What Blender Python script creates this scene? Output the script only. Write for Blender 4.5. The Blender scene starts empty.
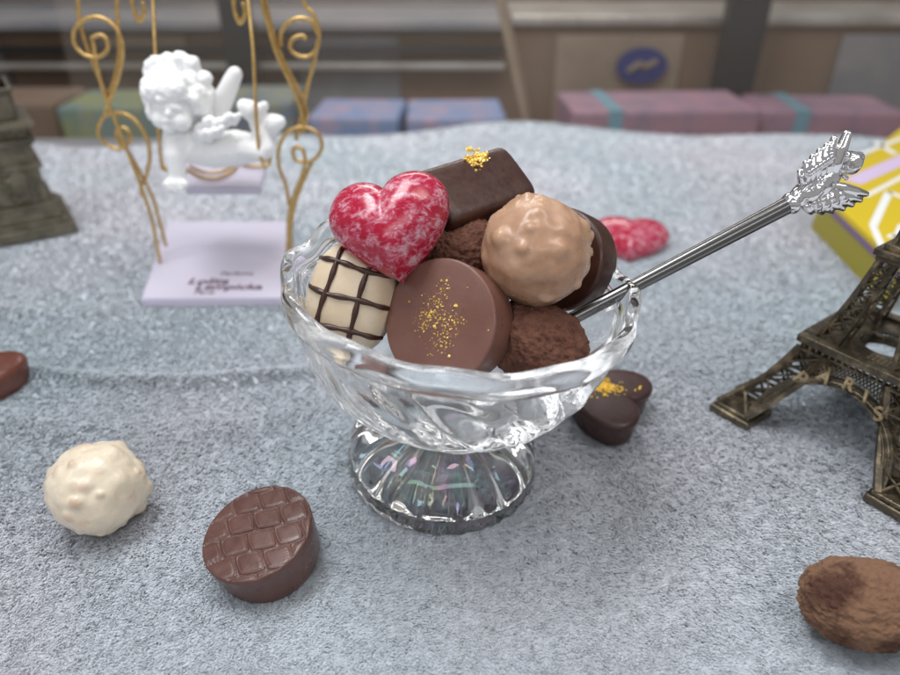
import bpy, bmesh, math, random
import numpy as np
from mathutils import Vector, Matrix, noise

random.seed(7)
rng = np.random.default_rng(7)
R = math.radians
SC = bpy.context.scene
COL = SC.collection
SC.unit_settings.scale_length = 0.01          # one unit is one centimetre
CAM_H = 14.05; PITCH = R(32); FP = 676.0
cp, sp_ = math.cos(PITCH), math.sin(PITCH)

# ------------------------------------------------------------------ helpers
def ray(px, py):
    a = (px - 450) / FP; b = (337.5 - py) / FP
    return Vector((a, cp + b * sp_, -sp_ + b * cp))
def on_z(px, py, z=0.0):
    d = ray(px, py); t = (z - CAM_H) / d.z
    return Vector((d.x * t, d.y * t, z))
def on_y(px, py, y):
    d = ray(px, py); t = y / d.y
    return Vector((d.x * t, y, CAM_H + d.z * t))

class MB:
    def __init__(s): s.v = []; s.f = []
    def add(s, v, f):
        n = len(s.v); s.v += [tuple(p) for p in v]; s.f += [tuple(i + n for i in q) for q in f]
        return s
    def xf(s, M):
        s.v = [tuple(M @ Vector(p)) for p in s.v]; return s

def link_mesh(name, verts, faces, mat, parent=None, smooth=True):
    me = bpy.data.meshes.new(name)
    me.from_pydata([tuple(p) for p in verts], [], faces); me.validate(); me.update()
    o = bpy.data.objects.new(name, me); COL.objects.link(o)
    if mat: me.materials.append(mat)
    if smooth: me.polygons.foreach_set('use_smooth', [True] * len(me.polygons))
    if parent: o.parent = parent
    return o
def build(name, mb, mat, parent=None, smooth=True, angle=None):
    o = link_mesh(name, mb.v, mb.f, mat, parent, smooth)
    if smooth and angle: o.data.set_sharp_from_angle(angle=R(angle))
    return o
def tag(o, label=None, cat=None, group=None, kind=None):
    if label: o['label'] = label
    if cat: o['category'] = cat
    if group: o['group'] = group
    if kind: o['kind'] = kind
    return o
def thing(name, label, cat, loc=(0, 0, 0), rot=None, group=None):
    o = bpy.data.objects.new(name, None); COL.objects.link(o); o.empty_display_size = 0.5
    M = rot.to_4x4() if rot is not None else Matrix.Identity(4)
    o.matrix_world = Matrix.Translation(loc) @ M
    return tag(o, label, cat, group)
def frame(n, up=(0, 0, 1), roll=0.0):
    z = Vector(n).normalized(); y = Vector(up) - z * Vector(up).dot(z); y.normalize()
    x = y.cross(z); M = Matrix((x, y, z)).transposed()
    return M @ Matrix.Rotation(R(roll), 3, 'Z')

def spline(P, n=8, closed=False):
    P = [Vector(p) for p in P]; out = []; N = len(P)
    rngs = range(N) if closed else range(N - 1)
    for i in rngs:
        if closed: a, b, c, d = P[(i - 1) % N], P[i], P[(i + 1) % N], P[(i + 2) % N]
        else: a, b, c, d = P[max(i - 1, 0)], P[i], P[i + 1], P[min(i + 2, N - 1)]
        for k in range(n):
            t = k / n
            out.append(0.5 * ((2 * b) + (c - a) * t + (2 * a - 5 * b + 4 * c - d) * t * t + (3 * b - a - 3 * c + d) * t ** 3))
    if not closed: out.append(P[-1])
    return out
def tube(mb, P, r, sides=8, closed=False):
    P = [Vector(p) for p in P]; N = len(P)
    rr = r if hasattr(r, '__len__') else [r] * N
    if len(rr) != N: rr = [rr[0] + (rr[-1] - rr[0]) * i / (N - 1) for i in range(N)]
    T = []
    for i in range(N):
        a = P[(i - 1) % N] if closed or i > 0 else P[i]; b = P[(i + 1) % N] if closed or i < N - 1 else P[i]
        t = b - a; T.append(t.normalized() if t.length > 1e-9 else Vector((0, 0, 1)))
    ref = Vector((0, 0, 1)) if abs(T[0].z) < .9 else Vector((1, 0, 0))
    nrm = (ref - T[0] * ref.dot(T[0])).normalized()
    v = []; f = []
    for i in range(N):
        nrm = (nrm - T[i] * nrm.dot(T[i])).normalized(); bi = T[i].cross(nrm)
        for k in range(sides):
            a = 2 * math.pi * k / sides
            v.append(P[i] + (nrm * math.cos(a) + bi * math.sin(a)) * rr[i])
    for i in range(N if closed else N - 1):
        j = (i + 1) % N
        for k in range(sides):
            l = (k + 1) % sides
            f.append((i * sides + k, i * sides + l, j * sides + l, j * sides + k))
    if not closed:
        f.append(tuple(range(sides))[::-1]); f.append(tuple((N - 1) * sides + k for k in range(sides)))
    return mb.add(v, f)
def box(mb, lo, hi, M=None, bev=0.0):
    x0, y0, z0 = lo; x1, y1, z1 = hi
    if bev > 0:
        bm = bmesh.new(); bmesh.ops.create_cube(bm, size=1)
        for q in bm.verts: q.co = Vector(((x0 + x1) / 2 + q.co.x * (x1 - x0), (y0 + y1) / 2 + q.co.y * (y1 - y0), (z0 + z1) / 2 + q.co.z * (z1 - z0)))
        bmesh.ops.bevel(bm, geom=bm.edges[:], offset=bev, segments=2, profile=.5, affect='EDGES')
        bm.verts.index_update()
        v = [q.co.copy() for q in bm.verts]; f = [tuple(q.index for q in p.verts) for p in bm.faces]; bm.free()
    else:
        v = [Vector((x, y, z)) for x in (x0, x1) for y in (y0, y1) for z in (z0, z1)]
        f = [(0, 1, 3, 2), (4, 6, 7, 5), (0, 4, 5, 1), (2, 3, 7, 6), (0, 2, 6, 4), (1, 5, 7, 3)]
    if M is not None: v = [M @ p for p in v]
    return mb.add(v, f)
def bar(mb, a, b, w, h=None, up=(0, 0, 1)):
    a = Vector(a); b = Vector(b); d = (b - a); L = d.length
    if L < 1e-6: return mb
    z = d / L; u = Vector(up)
    if abs(z.dot(u)) > .98: u = Vector((1, 0, 0))
    x = u.cross(z).normalized(); y = z.cross(x); h = h or w
    v = [a + x * sx * w / 2 + y * sy * h / 2 + z * (L if e else 0) for e in (0, 1) for sx, sy in ((-1, -1), (1, -1), (1, 1), (-1, 1))]
    return mb.add(v, [(3, 2, 1, 0), (4, 5, 6, 7), (0, 1, 5, 4), (1, 2, 6, 5), (2, 3, 7, 6), (3, 0, 4, 7)])
def prism(mb, poly, z0, z1, M=None):
    n = len(poly); v = [Vector((p[0], p[1], z0)) for p in poly] + [Vector((p[0], p[1], z1)) for p in poly]
    if M is not None: v = [M @ p for p in v]
    f = [tuple(range(n))[::-1], tuple(range(n, 2 * n))] + [(i, (i + 1) % n, n + (i + 1) % n, n + i) for i in range(n)]
    return mb.add(v, f)
def lathe(mb, prof, n=64, fn=None):
    """prof (r,z); fn(theta,r,z,i)->(r,z)"""
    v = []; f = []; m = len(prof)
    for i, (r, z) in enumerate(prof):
        for k in range(n):
            a = 2 * math.pi * k / n; r2, z2 = fn(a, r, z, i) if fn else (r, z)
            v.append((r2 * math.cos(a), r2 * math.sin(a), z2))
    for i in range(m - 1):
        for k in range(n):
            l = (k + 1) % n; f.append((i * n + k, i * n + l, (i + 1) * n + l, (i + 1) * n + k))
    f.append(tuple(range(n))[::-1]); f.append(tuple((m - 1) * n + k for k in range(n)))
    return mb.add(v, f)
def ico(sub=5):
    bm = bmesh.new(); bmesh.ops.create_icosphere(bm, subdivisions=sub, radius=1); bm.verts.index_update()
    v = [q.co.copy() for q in bm.verts]; f = [tuple(q.index for q in p.verts) for p in bm.faces]; bm.free()
    return v, f
def blob(mb, c, r, sub=2):
    v, f = ico(sub); r = Vector(r) if hasattr(r, '__len__') else Vector((r, r, r)); c = Vector(c)
    return mb.add([c + Vector((p.x * r.x, p.y * r.y, p.z * r.z)) for p in v], f)
def capsule(mb, pts, rad):
    """chain of overlapping blobs along a path, tapering"""
    pts = [Vector(p) for p in pts]
    for i in range(len(pts) - 1):
        a, b = pts[i], pts[i + 1]; ra, rb = rad[i], rad[i + 1]
        n = max(2, int((b - a).length / (0.35 * min(ra, rb))))
        for k in range(n + 1):
            t = k / n; blob(mb, a.lerp(b, t), ra + (rb - ra) * t, 2)
    return mb
def fuse(name, mb, voxel, mat, parent=None, smooth=2, fn=None):
    """union of the pieces as one continuous skin"""
    o = link_mesh(name, mb.v, mb.f, None, None)
    m = o.modifiers.new('r', 'REMESH'); m.mode = 'VOXEL'; m.voxel_size = voxel
    if smooth:
        s = o.modifiers.new('s', 'SMOOTH'); s.factor = .5; s.iterations = smooth
    dg = bpy.context.evaluated_depsgraph_get()
    me = bpy.data.meshes.new_from_object(o.evaluated_get(dg)); me.name = name
    old = o.data; bpy.data.objects.remove(o); bpy.data.meshes.remove(old)
    me.materials.clear(); me.materials.append(mat)
    if fn:
        ns = [v.normal.copy() for v in me.vertices]
        for v, n in zip(me.vertices, ns): v.co += n * fn(v.co)
    me.polygons.foreach_set('use_smooth', [True] * len(me.polygons))
    o = bpy.data.objects.new(name, me); COL.objects.link(o)
    if parent: o.parent = parent
    return o
def fbm(p, o=4, s=1.0):
    return noise.fractal(Vector(p) * s, 1.0, 2.0, o, noise_basis='PERLIN_ORIGINAL')
def text_mesh(body, size, depth, M, align='LEFT', shear=0, bold=0.0):
    cu = bpy.data.curves.new('t', 'FONT'); cu.body = body; cu.size = size; cu.extrude = depth; cu.align_x = align
    cu.shear = shear; cu.offset = bold; cu.resolution_u = 3
    o = bpy.data.objects.new('t', cu); COL.objects.link(o)
    dg = bpy.context.evaluated_depsgraph_get(); me = bpy.data.meshes.new_from_object(o.evaluated_get(dg))
    v = [M @ q.co for q in me.vertices]; f = [tuple(p.vertices) for p in me.polygons]
    bpy.data.objects.remove(o); bpy.data.curves.remove(cu); bpy.data.meshes.remove(me)
    return v, f

# ------------------------------------------------------------------ materials
def mat(name, base, rough=.5, metal=0.0, c2=None, scale=3.0, mixr=(.4, .6), bump=0.0, bscale=20.0, bdist=.05, detail=5.0, **kw):
    m = bpy.data.materials.new(name); m.use_nodes = True; nt = m.node_tree
    b = nt.nodes['Principled BSDF']; N = nt.nodes.new; L = nt.links.new
    b.inputs['Base Color'].default_value = (*base, 1); b.inputs['Roughness'].default_value = rough
    b.inputs['Metallic'].default_value = metal
    for k, v in kw.items():
        b.inputs[k.replace('_', ' ')].default_value = v
    tc = N('ShaderNodeTexCoord')
    if c2:
        n = N('ShaderNodeTexNoise'); n.inputs['Scale'].default_value = scale; n.inputs['Detail'].default_value = detail; n.inputs['Roughness'].default_value = .6
        L(tc.outputs['Object'], n.inputs['Vector'])
        r = N('ShaderNodeMapRange'); r.inputs['From Min'].default_value = mixr[0]; r.inputs['From Max'].default_value = mixr[1]
        L(n.outputs['Fac'], r.inputs['Value'])
        mx = N('ShaderNodeMix'); mx.data_type = 'RGBA'; mx.inputs['A'].default_value = (*base, 1); mx.inputs['B'].default_value = (*c2, 1)
        L(r.outputs['Result'], mx.inputs['Factor']); L(mx.outputs['Result'], b.inputs['Base Color'])
    if c2:
        n3 = N('ShaderNodeTexNoise'); n3.inputs['Scale'].default_value = 3.3; n3.inputs['Detail'].default_value = 6; n3.inputs['Roughness'].default_value = .7
        L(tc.outputs['Object'], n3.inputs['Vector']); r3 = N('ShaderNodeMapRange'); r3.inputs['From Min'].default_value = .35; r3.inputs['From Max'].default_value = .68
        r3.inputs['To Min'].default_value = max(.03, rough - .06); r3.inputs['To Max'].default_value = min(1, rough + .16)
        L(n3.outputs['Fac'], r3.inputs['Value']); L(r3.outputs['Result'], b.inputs['Roughness'])
    if bump:
        n2 = N('ShaderNodeTexNoise'); n2.inputs['Scale'].default_value = bscale; n2.inputs['Detail'].default_value = 4
        L(tc.outputs['Object'], n2.inputs['Vector'])
        bp = N('ShaderNodeBump'); bp.inputs['Strength'].default_value = bump; bp.inputs['Distance'].default_value = bdist
        L(n2.outputs['Fac'], bp.inputs['Height']); L(bp.outputs['Normal'], b.inputs['Normal'])
    return m

M_milk = mat('milk_chocolate', (.155, .066, .048), .33, c2=(.175, .08, .06), scale=1.2, bump=.12, bscale=9, bdist=.03, Specular_IOR_Level=.45)
M_croc = mat('croc_chocolate', (.090, .036, .027), .3, c2=(.115, .05, .037), scale=1.5, bump=.12, bscale=14, bdist=.03)
M_dark = mat('dark_chocolate', (.040, .012, .007), .32, c2=(.055, .018, .010), scale=2, bump=.15, bscale=6, bdist=.04)
M_dark2 = mat('dark_chocolate_satin', (.038, .012, .009), .38, c2=(.048, .018, .016), scale=1.2, bump=.1, bscale=8, bdist=.03)
M_caramel = mat('caramel_chocolate', (.40, .225, .135), .26, c2=(.48, .29, .19), scale=1.3, bump=.1, bscale=7, bdist=.03, Subsurface_Weight=.15, Subsurface_Radius=(.2, .1, .05), Subsurface_Scale=.3)
M_white = mat('white_chocolate', (.66, .52, .36), .3, c2=(.72, .6, .45), scale=1.2, bump=.08, bscale=6, bdist=.03, Subsurface_Weight=.2, Subsurface_Radius=(.2, .15, .08), Subsurface_Scale=.3)
M_nutwhite = mat('white_nut_chocolate', (.70, .60, .46), .3, c2=(.60, .42, .30), scale=1.5, mixr=(.57, .72), bump=.25, bscale=5, bdist=.05, Subsurface_Weight=.2, Subsurface_Radius=(.2, .15, .08), Subsurface_Scale=.3)
M_redbrown = mat('red_brown_chocolate', (.11, .03, .018), .3, c2=(.13, .04, .024), scale=1.5)
M_cocoa = mat('cocoa_powder', (.092, .033, .02), .95, c2=(.17, .07, .042), scale=3.2, mixr=(.35, .65), bump=.9, bscale=13, bdist=.08, detail=8)
M_cocoa2 = mat('cocoa_powder_worn', (.20, .105, .06), .95, c2=(.075, .030, .017), scale=.9, mixr=(.46, .56), bump=.9, bscale=14, bdist=.06, detail=8)
M_gold = mat('gold_leaf', (.85, .55, .10), .38, .65, c2=(.95, .75, .25), scale=20)
M_goldpow = mat('orange_gold_crumb', (.90, .50, .03), .5, .1, c2=(.95, .68, .12), scale=14)
M_wire = mat('gold_wire', (.66, .44, .17), .33, .8, c2=(.52, .34, .12), scale=6)
M_plinth = mat('lilac_enamel', (.56, .52, .62), .45, bump=.05, bscale=5)
M_ink = mat('purple_ink', (.09, .035, .06), .6)
M_porc = mat('white_plaster', (.90, .895, .89), .4, bump=.1, bscale=8, bdist=.02, Subsurface_Weight=.1, Subsurface_Radius=(.1, .1, .1), Subsurface_Scale=.3)
M_steel = mat('polished_steel', (.72, .70, .70), .10, 1.0, bump=.1, bscale=6, bdist=.02)
M_handle = mat('steel_dark_reflection', (.17, .165, .16), .2, 1.0, bump=.08, bscale=4, bdist=.02)  # base colour darkened to stand in for dark reflections along the handle
M_bronze = mat('antique_brass', (.12, .10, .072), .3, .9, c2=(.40, .32, .21), scale=2.2, mixr=(.48, .75), bump=.4, bscale=18, bdist=.03)
M_bronze_hi = mat('rubbed_brass', (.46, .36, .22), .36, .8, c2=(.28, .21, .12), scale=5, bump=.3, bscale=20, bdist=.02)
M_arc = mat('weathered_pewter', (.20, .175, .125), .38, .7, c2=(.10, .088, .065), scale=1.2, mixr=(.4, .65), bump=.06, bscale=9, bdist=.03)
M_yellow = mat('yellow_card', (.66, .48, .006), .42, bump=.03, bscale=3)
M_olive = mat('olive_card', (.33, .28, .03), .5)
M_print = mat('white_print', (.83, .83, .80), .5)
M_lilac = mat('lilac_print', (.66, .52, .74), .5)
M_plum = mat('plum_band', (.20, .13, .22), .5)

def glass_mat(name, film=0.0, tint=(.995, 1, .998)):
    m = bpy.data.materials.new(name); m.use_nodes = True; b = m.node_tree.nodes['Principled BSDF']
    b.inputs['Base Color'].default_value = (*tint, 1); b.inputs['Roughness'].default_value = .015
    b.inputs['Transmission Weight'].default_value = 1; b.inputs['IOR'].default_value = 1.5
    if film:
        b.inputs['Thin Film Thickness'].default_value = film; b.inputs['Thin Film IOR'].default_value = 1.6
        N = m.node_tree.nodes.new; L = m.node_tree.links.new
        tc = N('ShaderNodeTexCoord'); n = N('ShaderNodeTexNoise'); n.inputs['Scale'].default_value = .5
        r = N('ShaderNodeMapRange'); r.inputs['To Min'].default_value = film * .6; r.inputs['To Max'].default_value = film * 1.5
        r.inputs['From Min'].default_value = .3; r.inputs['From Max'].default_value = .7
        L(tc.outputs['Object'], n.inputs['Vector']); L(n.outputs['Fac'], r.inputs['Value']); L(r.outputs['Result'], b.inputs['Thin Film Thickness'])
    return m
M_glass = glass_mat('pressed_glass'); M_glass_foot = glass_mat('iridescent_glass', 420)

def heart_mat():
    m = mat('marbled_ruby', (.50, .004, .035), .2, Coat_Weight=.15, Coat_Roughness=.1, bump=.12, bscale=5, bdist=.03)
    nt = m.node_tree; b = nt.nodes['Principled BSDF']; N = nt.nodes.new; L = nt.links.new
    tc = N('ShaderNodeTexCoord'); mp = N('ShaderNodeMapping'); mp.inputs['Scale'].default_value = (1, 1.5, 1); mp.inputs['Rotation'].default_value = (0, 0, .5)
    n1 = N('ShaderNodeTexNoise'); n1.inputs['Scale'].default_value = 3.6; n1.inputs['Detail'].default_value = 9; n1.inputs['Roughness'].default_value = .75; n1.inputs['Distortion'].default_value = .5
    n2 = N('ShaderNodeTexNoise'); n2.inputs['Scale'].default_value = 1.1; n2.inputs['Detail'].default_value = 2
    ad = N('ShaderNodeMath'); ad.operation = 'MULTIPLY_ADD'; ad.inputs[1].default_value = .18; 
    r = N('ShaderNodeValToRGB'); e = r.color_ramp.elements
    e[0].position = .555; e[0].color = (.38, .002, .028, 1); e[1].position = .72; e[1].color = (.58, .34, .39, 1)
    k = e.new(.60); k.color = (.46, .04, .09, 1)
    L(tc.outputs['Object'], mp.inputs['Vector']); L(mp.outputs['Vector'], n1.inputs['Vector']); L(tc.outputs['Object'], n2.inputs['Vector'])
    L(n2.outputs['Fac'], ad.inputs[0]); L(n1.outputs['Fac'], ad.inputs[2]); L(ad.outputs['Value'], r.inputs['Fac']); L(r.outputs['Color'], b.inputs['Base Color'])
    return m
M_heart = heart_mat()

def blanket_mats():
    out = []
    for nm in ('fleece_backing', 'fleece_pile'):
        m = bpy.data.materials.new(nm); m.use_nodes = True; nt = m.node_tree; b = nt.nodes['Principled BSDF']; N = nt.nodes.new; L = nt.links.new
        b.inputs['Roughness'].default_value = .85; b.inputs['Specular IOR Level'].default_value = .05
        b.inputs['Sheen Weight'].default_value = 0
        tc = N('ShaderNodeTexCoord'); n = N('ShaderNodeTexNoise'); n.inputs['Scale'].default_value = .07; n.inputs['Detail'].default_value = 2; n.inputs['Roughness'].default_value = .5
        L(tc.outputs['Object'], n.inputs['Vector'])
        mx = N('ShaderNodeMix'); mx.data_type = 'RGBA'; mx.inputs['A'].default_value = (.59, .65, .69, 1); mx.inputs['B'].default_value = (.70, .69, .735, 1)
        r = N('ShaderNodeMapRange'); r.inputs['From Min'].default_value = .35; r.inputs['From Max'].default_value = .65
        L(n.outputs['Fac'], r.inputs['Value']); L(r.outputs['Result'], mx.inputs['Factor'])
        last = mx.outputs['Result']
        if nm == 'fleece_pile':
            at = N('ShaderNodeAttribute'); at.attribute_name = 'tone'
            hs = N('ShaderNodeHueSaturation'); L(at.outputs['Fac'], hs.inputs['Value']); L(last, hs.inputs['Color']); last = hs.outputs['Color']
        L(last, b.inputs['Base Color'])
        if nm == 'fleece_pile':
            ta_ = N('ShaderNodeAttribute'); ta_.attribute_name = 'nap'; ge = N('ShaderNodeNewGeometry')
            va = N('ShaderNodeVectorMath'); va.operation = 'SCALE'; va.inputs['Scale'].default_value = 4; vb = N('ShaderNodeVectorMath'); vb.operation = 'ADD'; vc = N('ShaderNodeVectorMath'); vc.operation = 'NORMALIZE'
            L(ta_.outputs['Vector'], va.inputs[0]); L(va.outputs[0], vb.inputs[0]); L(ge.outputs['Normal'], vb.inputs[1]); L(vb.outputs[0], vc.inputs[0]); L(vc.outputs[0], b.inputs['Normal'])
            tl = N('ShaderNodeBsdfTranslucent'); ms = N('ShaderNodeMixShader'); ms.inputs[0].default_value = .32
            L(last, tl.inputs['Color']); L(b.outputs[0], ms.inputs[1]); L(tl.outputs[0], ms.inputs[2]); L(ms.outputs[0], nt.nodes['Material Output'].inputs['Surface'])
        out.append(m)
    return out
M_back, M_pile = blanket_mats()

# ------------------------------------------------------------------ blanket
def vn(x, y, s, seed):
    """smooth value noise in numpy, -1..1"""
    r = np.random.default_rng(seed); G = r.uniform(-1, 1, (256, 256))
    X = x * s + 90.3; Y = y * s + 71.7; i = np.floor(X).astype(int); j = np.floor(Y).astype(int); fx = X - i; fy = Y - j
    fx = fx * fx * (3 - 2 * fx); fy = fy * fy * (3 - 2 * fy)
    g = lambda a, b: G[a % 256, b % 256]
    return (g(i, j) * (1 - fx) + g(i + 1, j) * fx) * (1 - fy) + (g(i, j + 1) * (1 - fx) + g(i + 1, j + 1) * fx) * fy
def edge_y(x):
    return 52.5 + 1.2 * np.sin(x * .12 + 1.0) + .9 * np.sin(x * .31) - 1.5 * np.exp(-((x + 27) / 9.) ** 2) + 1.2 * np.exp(-((x - 6) / 8.) ** 2)
def height(x, y):
    h = .13 * vn(x, y, .13, 1) + .03 * vn(x, y, .4, 2)
    ridge = 19.9 + .5 * np.sin(x * .35 + 2)
    h = h + .16 * np.exp(-((y - ridge + 2.6) / .7) ** 2) * np.clip((-4 - x) / 4, 0, 1) + .34 * np.exp(-((y - ridge) / .34) ** 2) * np.clip((-3 - x) / 4, 0, 1) * np.clip((x + 19) / 4, 0, 1)
    h = h + .24 * np.exp(-((y - (24.5 + .3 * np.sin(x * .5))) / .6) ** 2) * np.clip((x + 30) / 6, 0, 1) * np.clip((-14 - x) / 3, 0, 1)
    h = h + .22 * np.exp(-((y - x * .25 - 41) / 1.1) ** 2) * np.clip((x + 4) / 6, 0, 1) * np.clip((24 - x) / 6, 0, 1) * 1.3
    h = h + .26 * np.exp(-((y + x * .3 - 37) / 1.2) ** 2) * np.clip((x - 4) / 6, 0, 1) * np.clip((18 - x) / 4, 0, 1)
    h = h + .16 * np.exp(-((y - 9.3 - .35 * (x - 3)) / .9) ** 2) * np.clip((x - .5) / 2, 0, 1) * np.clip((8 - x) / 2, 0, 1)
    e = edge_y(x); t = np.clip((y - e + 3.0) / 3.0, 0, 1)
    h = h + .35 * np.sin(np.clip((y - e + 4) / 4, 0, 1) * 3.14) - 1.1 * t ** 3
    t2 = np.clip(y - e, 0, None); return h - 4.0 * np.clip(t2, 0, 1.6)
nx, ny = 420, 300
gx = np.linspace(-60, 60, nx); gy = np.concatenate([np.linspace(-4, 48, 220), np.linspace(48.15, 57, 80)])
X, Y = np.meshgrid(gx, gy); Z = height(X, Y) - .06
V = np.stack([X.ravel(), Y.ravel(), Z.ravel()], 1)
idx = np.arange(nx * 300).reshape(300, nx)
Fq = np.stack([idx[:-1, :-1].ravel(), idx[:-1, 1:].ravel(), idx[1:, 1:].ravel(), idx[1:, :-1].ravel()], 1)
blanket = thing('blanket', 'soft blue-grey fleece blanket spread under the glass dish and the chocolates', 'blanket', (0, 0, 0))
def np_mesh(name, V, Fs, mat_, parent):
    """Fs: list of (n,k) face arrays"""
    me = bpy.data.meshes.new(name); me.vertices.add(len(V)); me.vertices.foreach_set('co', V.astype(np.float32).ravel())
    tot = sum(len(f) for f in Fs); loops = np.concatenate([f.ravel() for f in Fs]); sizes = np.concatenate([np.full(len(f), f.shape[1]) for f in Fs])
    me.loops.add(len(loops)); me.loops.foreach_set('vertex_index', loops.astype(np.int32))
    me.polygons.add(tot); st = np.concatenate([[0], np.cumsum(sizes)[:-1]]); me.polygons.foreach_set('loop_start', st.astype(np.int32))
    try: me.polygons.foreach_set('loop_total', sizes.astype(np.int32))
    except Exception: pass
    me.polygons.foreach_set('use_smooth', np.ones(tot, bool)); me.update(calc_edges=True)
    me.materials.append(mat_); o = bpy.data.objects.new(name, me); COL.objects.link(o); o.parent = parent; return o
np_mesh('fleece_backing', V, [Fq], M_back, blanket)

def make_pile():
    NB = 1350000
    # denser close to the lens: density falls with the square of the distance
    u = rng.uniform(0, 1, NB); y0, y1 = 5.5, 54.5
    k = .82
    y = (y0 ** -k + u * (y1 ** -k - y0 ** -k)) ** (-1 / k)
    half = y * .86 + 7.5
    x = rng.uniform(-1, 1, NB) * half
    keep = y < edge_y(x) + .5
    x, y = x[keep], y[keep]; n = len(x)
    z = height(x, y)
    d = np.sqrt(x * x * .3 + y * y + 190) / 20.0            # relative distance
    sc = np.clip(d, .75, 3) ** .35
    ang = .6 * vn(x, y, .09, 5) + .15 * vn(x, y, .7, 6) + 1.0 * vn(x, y, 8.5, 8) + rng.normal(0, .42, n) - .9
    lean = np.clip(.82 + .16 * vn(x, y, 8.1, 10) + rng.normal(0, .2, n), .1, 1.3)
    L = (.135 + .06 * rng.uniform(0, 1, n) + .0) * sc
    w = (.021 + .013 * rng.uniform(0, 1, n)) * sc
    dx, dy = np.cos(ang), np.sin(ang)
    px_, py_ = -dy, dx
    base = np.stack([x, y, z - .05], 1); P = np.stack([px_, py_, np.zeros(n)], 1); D = np.stack([dx, dy, np.zeros(n)], 1); U = np.array([0, 0, 1.])
    cl, sl = np.cos(lean)[:, None], np.sin(lean)[:, None]; L = L[:, None]; w = w[:, None]
    lean2 = np.clip(lean + .45, 0, 1.6)[:, None]
    mid = base + (D * sl + U * cl) * L * .5
    tip = mid + (D * np.sin(lean2) + U * np.cos(lean2)) * L * .5
    V = np.stack([base - P * w, base + P * w, mid + P * w, mid - P * w, tip], 1).reshape(-1, 3)
    b = np.arange(n) * 5
    Q = np.stack([b, b + 1, b + 2, b + 3], 1); T = np.stack([b + 3, b + 2, b + 4], 1)
    o = np_mesh('pile', V, [Q, T], M_pile, blanket)
    tone = np.clip(1.0 + .06 * rng.normal(0, 1, n) + .07 * vn(x, y, 7.3, 21), .6, 1.35)
    a = o.data.attributes.new('tone', 'FLOAT', 'POINT')
    a.data.foreach_set('value', np.repeat(tone, 5).astype(np.float32))
    e_ = .08; nx_ = -(height(x + e_, y) - height(x - e_, y)) / (2 * e_); ny_ = -(height(x, y + e_) - height(x, y - e_)) / (2 * e_)
    nn_ = np.stack([nx_, ny_, np.ones(n)], 1); nn_ /= np.linalg.norm(nn_, axis=1)[:, None]
    a = o.data.attributes.new('nap', 'FLOAT_VECTOR', 'POINT'); a.data.foreach_set('vector', np.repeat(nn_, 5, axis=0).astype(np.float32).ravel())
    tag(o, kind='stuff')
make_pile()

# ------------------------------------------------------------------ glass sundae dish
dish_rot = Matrix.Rotation(R(5.0), 3, 'Y') @ Matrix.Rotation(R(1.0), 3, 'X')
DISH = Vector((-.27, 15.25, -.02))
dish = thing('sundae_dish', 'clear pressed glass sundae dish with wavy rim heaped with chocolates', 'glass dish', DISH, dish_rot)
NS = 12
def sst(a, b, x):
    t = min(1, max(0, (x - a) / (b - a))); return t * t * (3 - 2 * t)
def bowl_prof():
    out = [(.10, 1.96), (.7, 1.95), (1.12, 1.95), (1.32, 2.05), (1.36, 2.2), (1.42, 2.33), (1.85, 2.44), (2.4, 2.6), (2.95, 2.88), (3.42, 3.28), (3.8, 3.78), (4.04, 4.3), (4.17, 4.75), (4.22, 5.08), (4.22, 5.26)]
    rim = [(4.25, 5.30), (4.38, 5.34), (4.49, 5.42), (4.55, 5.55), (4.57, 5.70), (4.55, 5.83), (4.48, 5.92), (4.37, 5.95), (4.25, 5.92), (4.22, 5.83), (4.17, 5.66), (4.07, 5.42)]
    inn = [(3.97, 5.1), (3.87, 4.7), (3.67, 4.22), (3.37, 3.76), (2.95, 3.34), (2.4, 3.0), (1.9, 2.84), (1.3, 2.74), (.7, 2.70), (.1, 2.68)]
    o = spline([(a, b, 0) for a, b in out], 3); r = spline([(a, b, 0) for a, b in rim], 3); i = spline([(a, b, 0) for a, b in inn], 3)
    return [(p.x, p.y) for p in o + r + i], len(o), len(r)
prof, no, nr = bowl_prof()
def bowl_fn(a, r, z, i):
    w = sst(3.6, 5.7, z); amp = .055 * w
    r2 = r + amp * math.cos(NS * a + .6) * (1 if r > 1 else 0)
    z2 = z + .075 * sst(4.6, 5.8, z) * math.cos(NS * a + .6) + .04 * sst(4.6, 5.8, z) * math.sin(3 * a + 1)
    if i < no:
        e = sst(2.3, 2.8, z) * (1 - sst(4.9, 5.25, z))
        ph = 24 * (a + .22 * (z - 2.3)) + .8
        r2 += e * .045 * (abs(math.cos(ph / 2)) - .6) * (r / 3)
        r2 += e * .02 * math.sin(9 * a + 5 * z)
    elif i > no + nr:
        r2 += .02 * math.sin(12 * a + 2 * z) * sst(2.9, 3.6, z)
    return max(r2 * .975, .02), z2 * 1.10
mb = MB(); lathe(mb, prof, 288, bowl_fn); build('bowl', mb, M_glass, dish)
fp = [(.1, 1.15), (.6, 1.05), (1.1, .78), (1.6, .46), (2.0, .22), (2.3, .06), (2.52, .0), (2.70, .06), (2.78, .2), (2.76, .36), (2.68, .48), (2.69, .6), (2.72, .8), (2.68, 1.1), (2.52, 1.42), (2.2, 1.72), (1.8, 1.92), (1.4, 2.03), (1.15, 2.08), (.8, 2.13), (.1, 2.14)]
fp = [(p.x, p.y) for p in spline([(a, b, 0) for a, b in fp], 4)]
nin = 5 * 4
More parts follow.
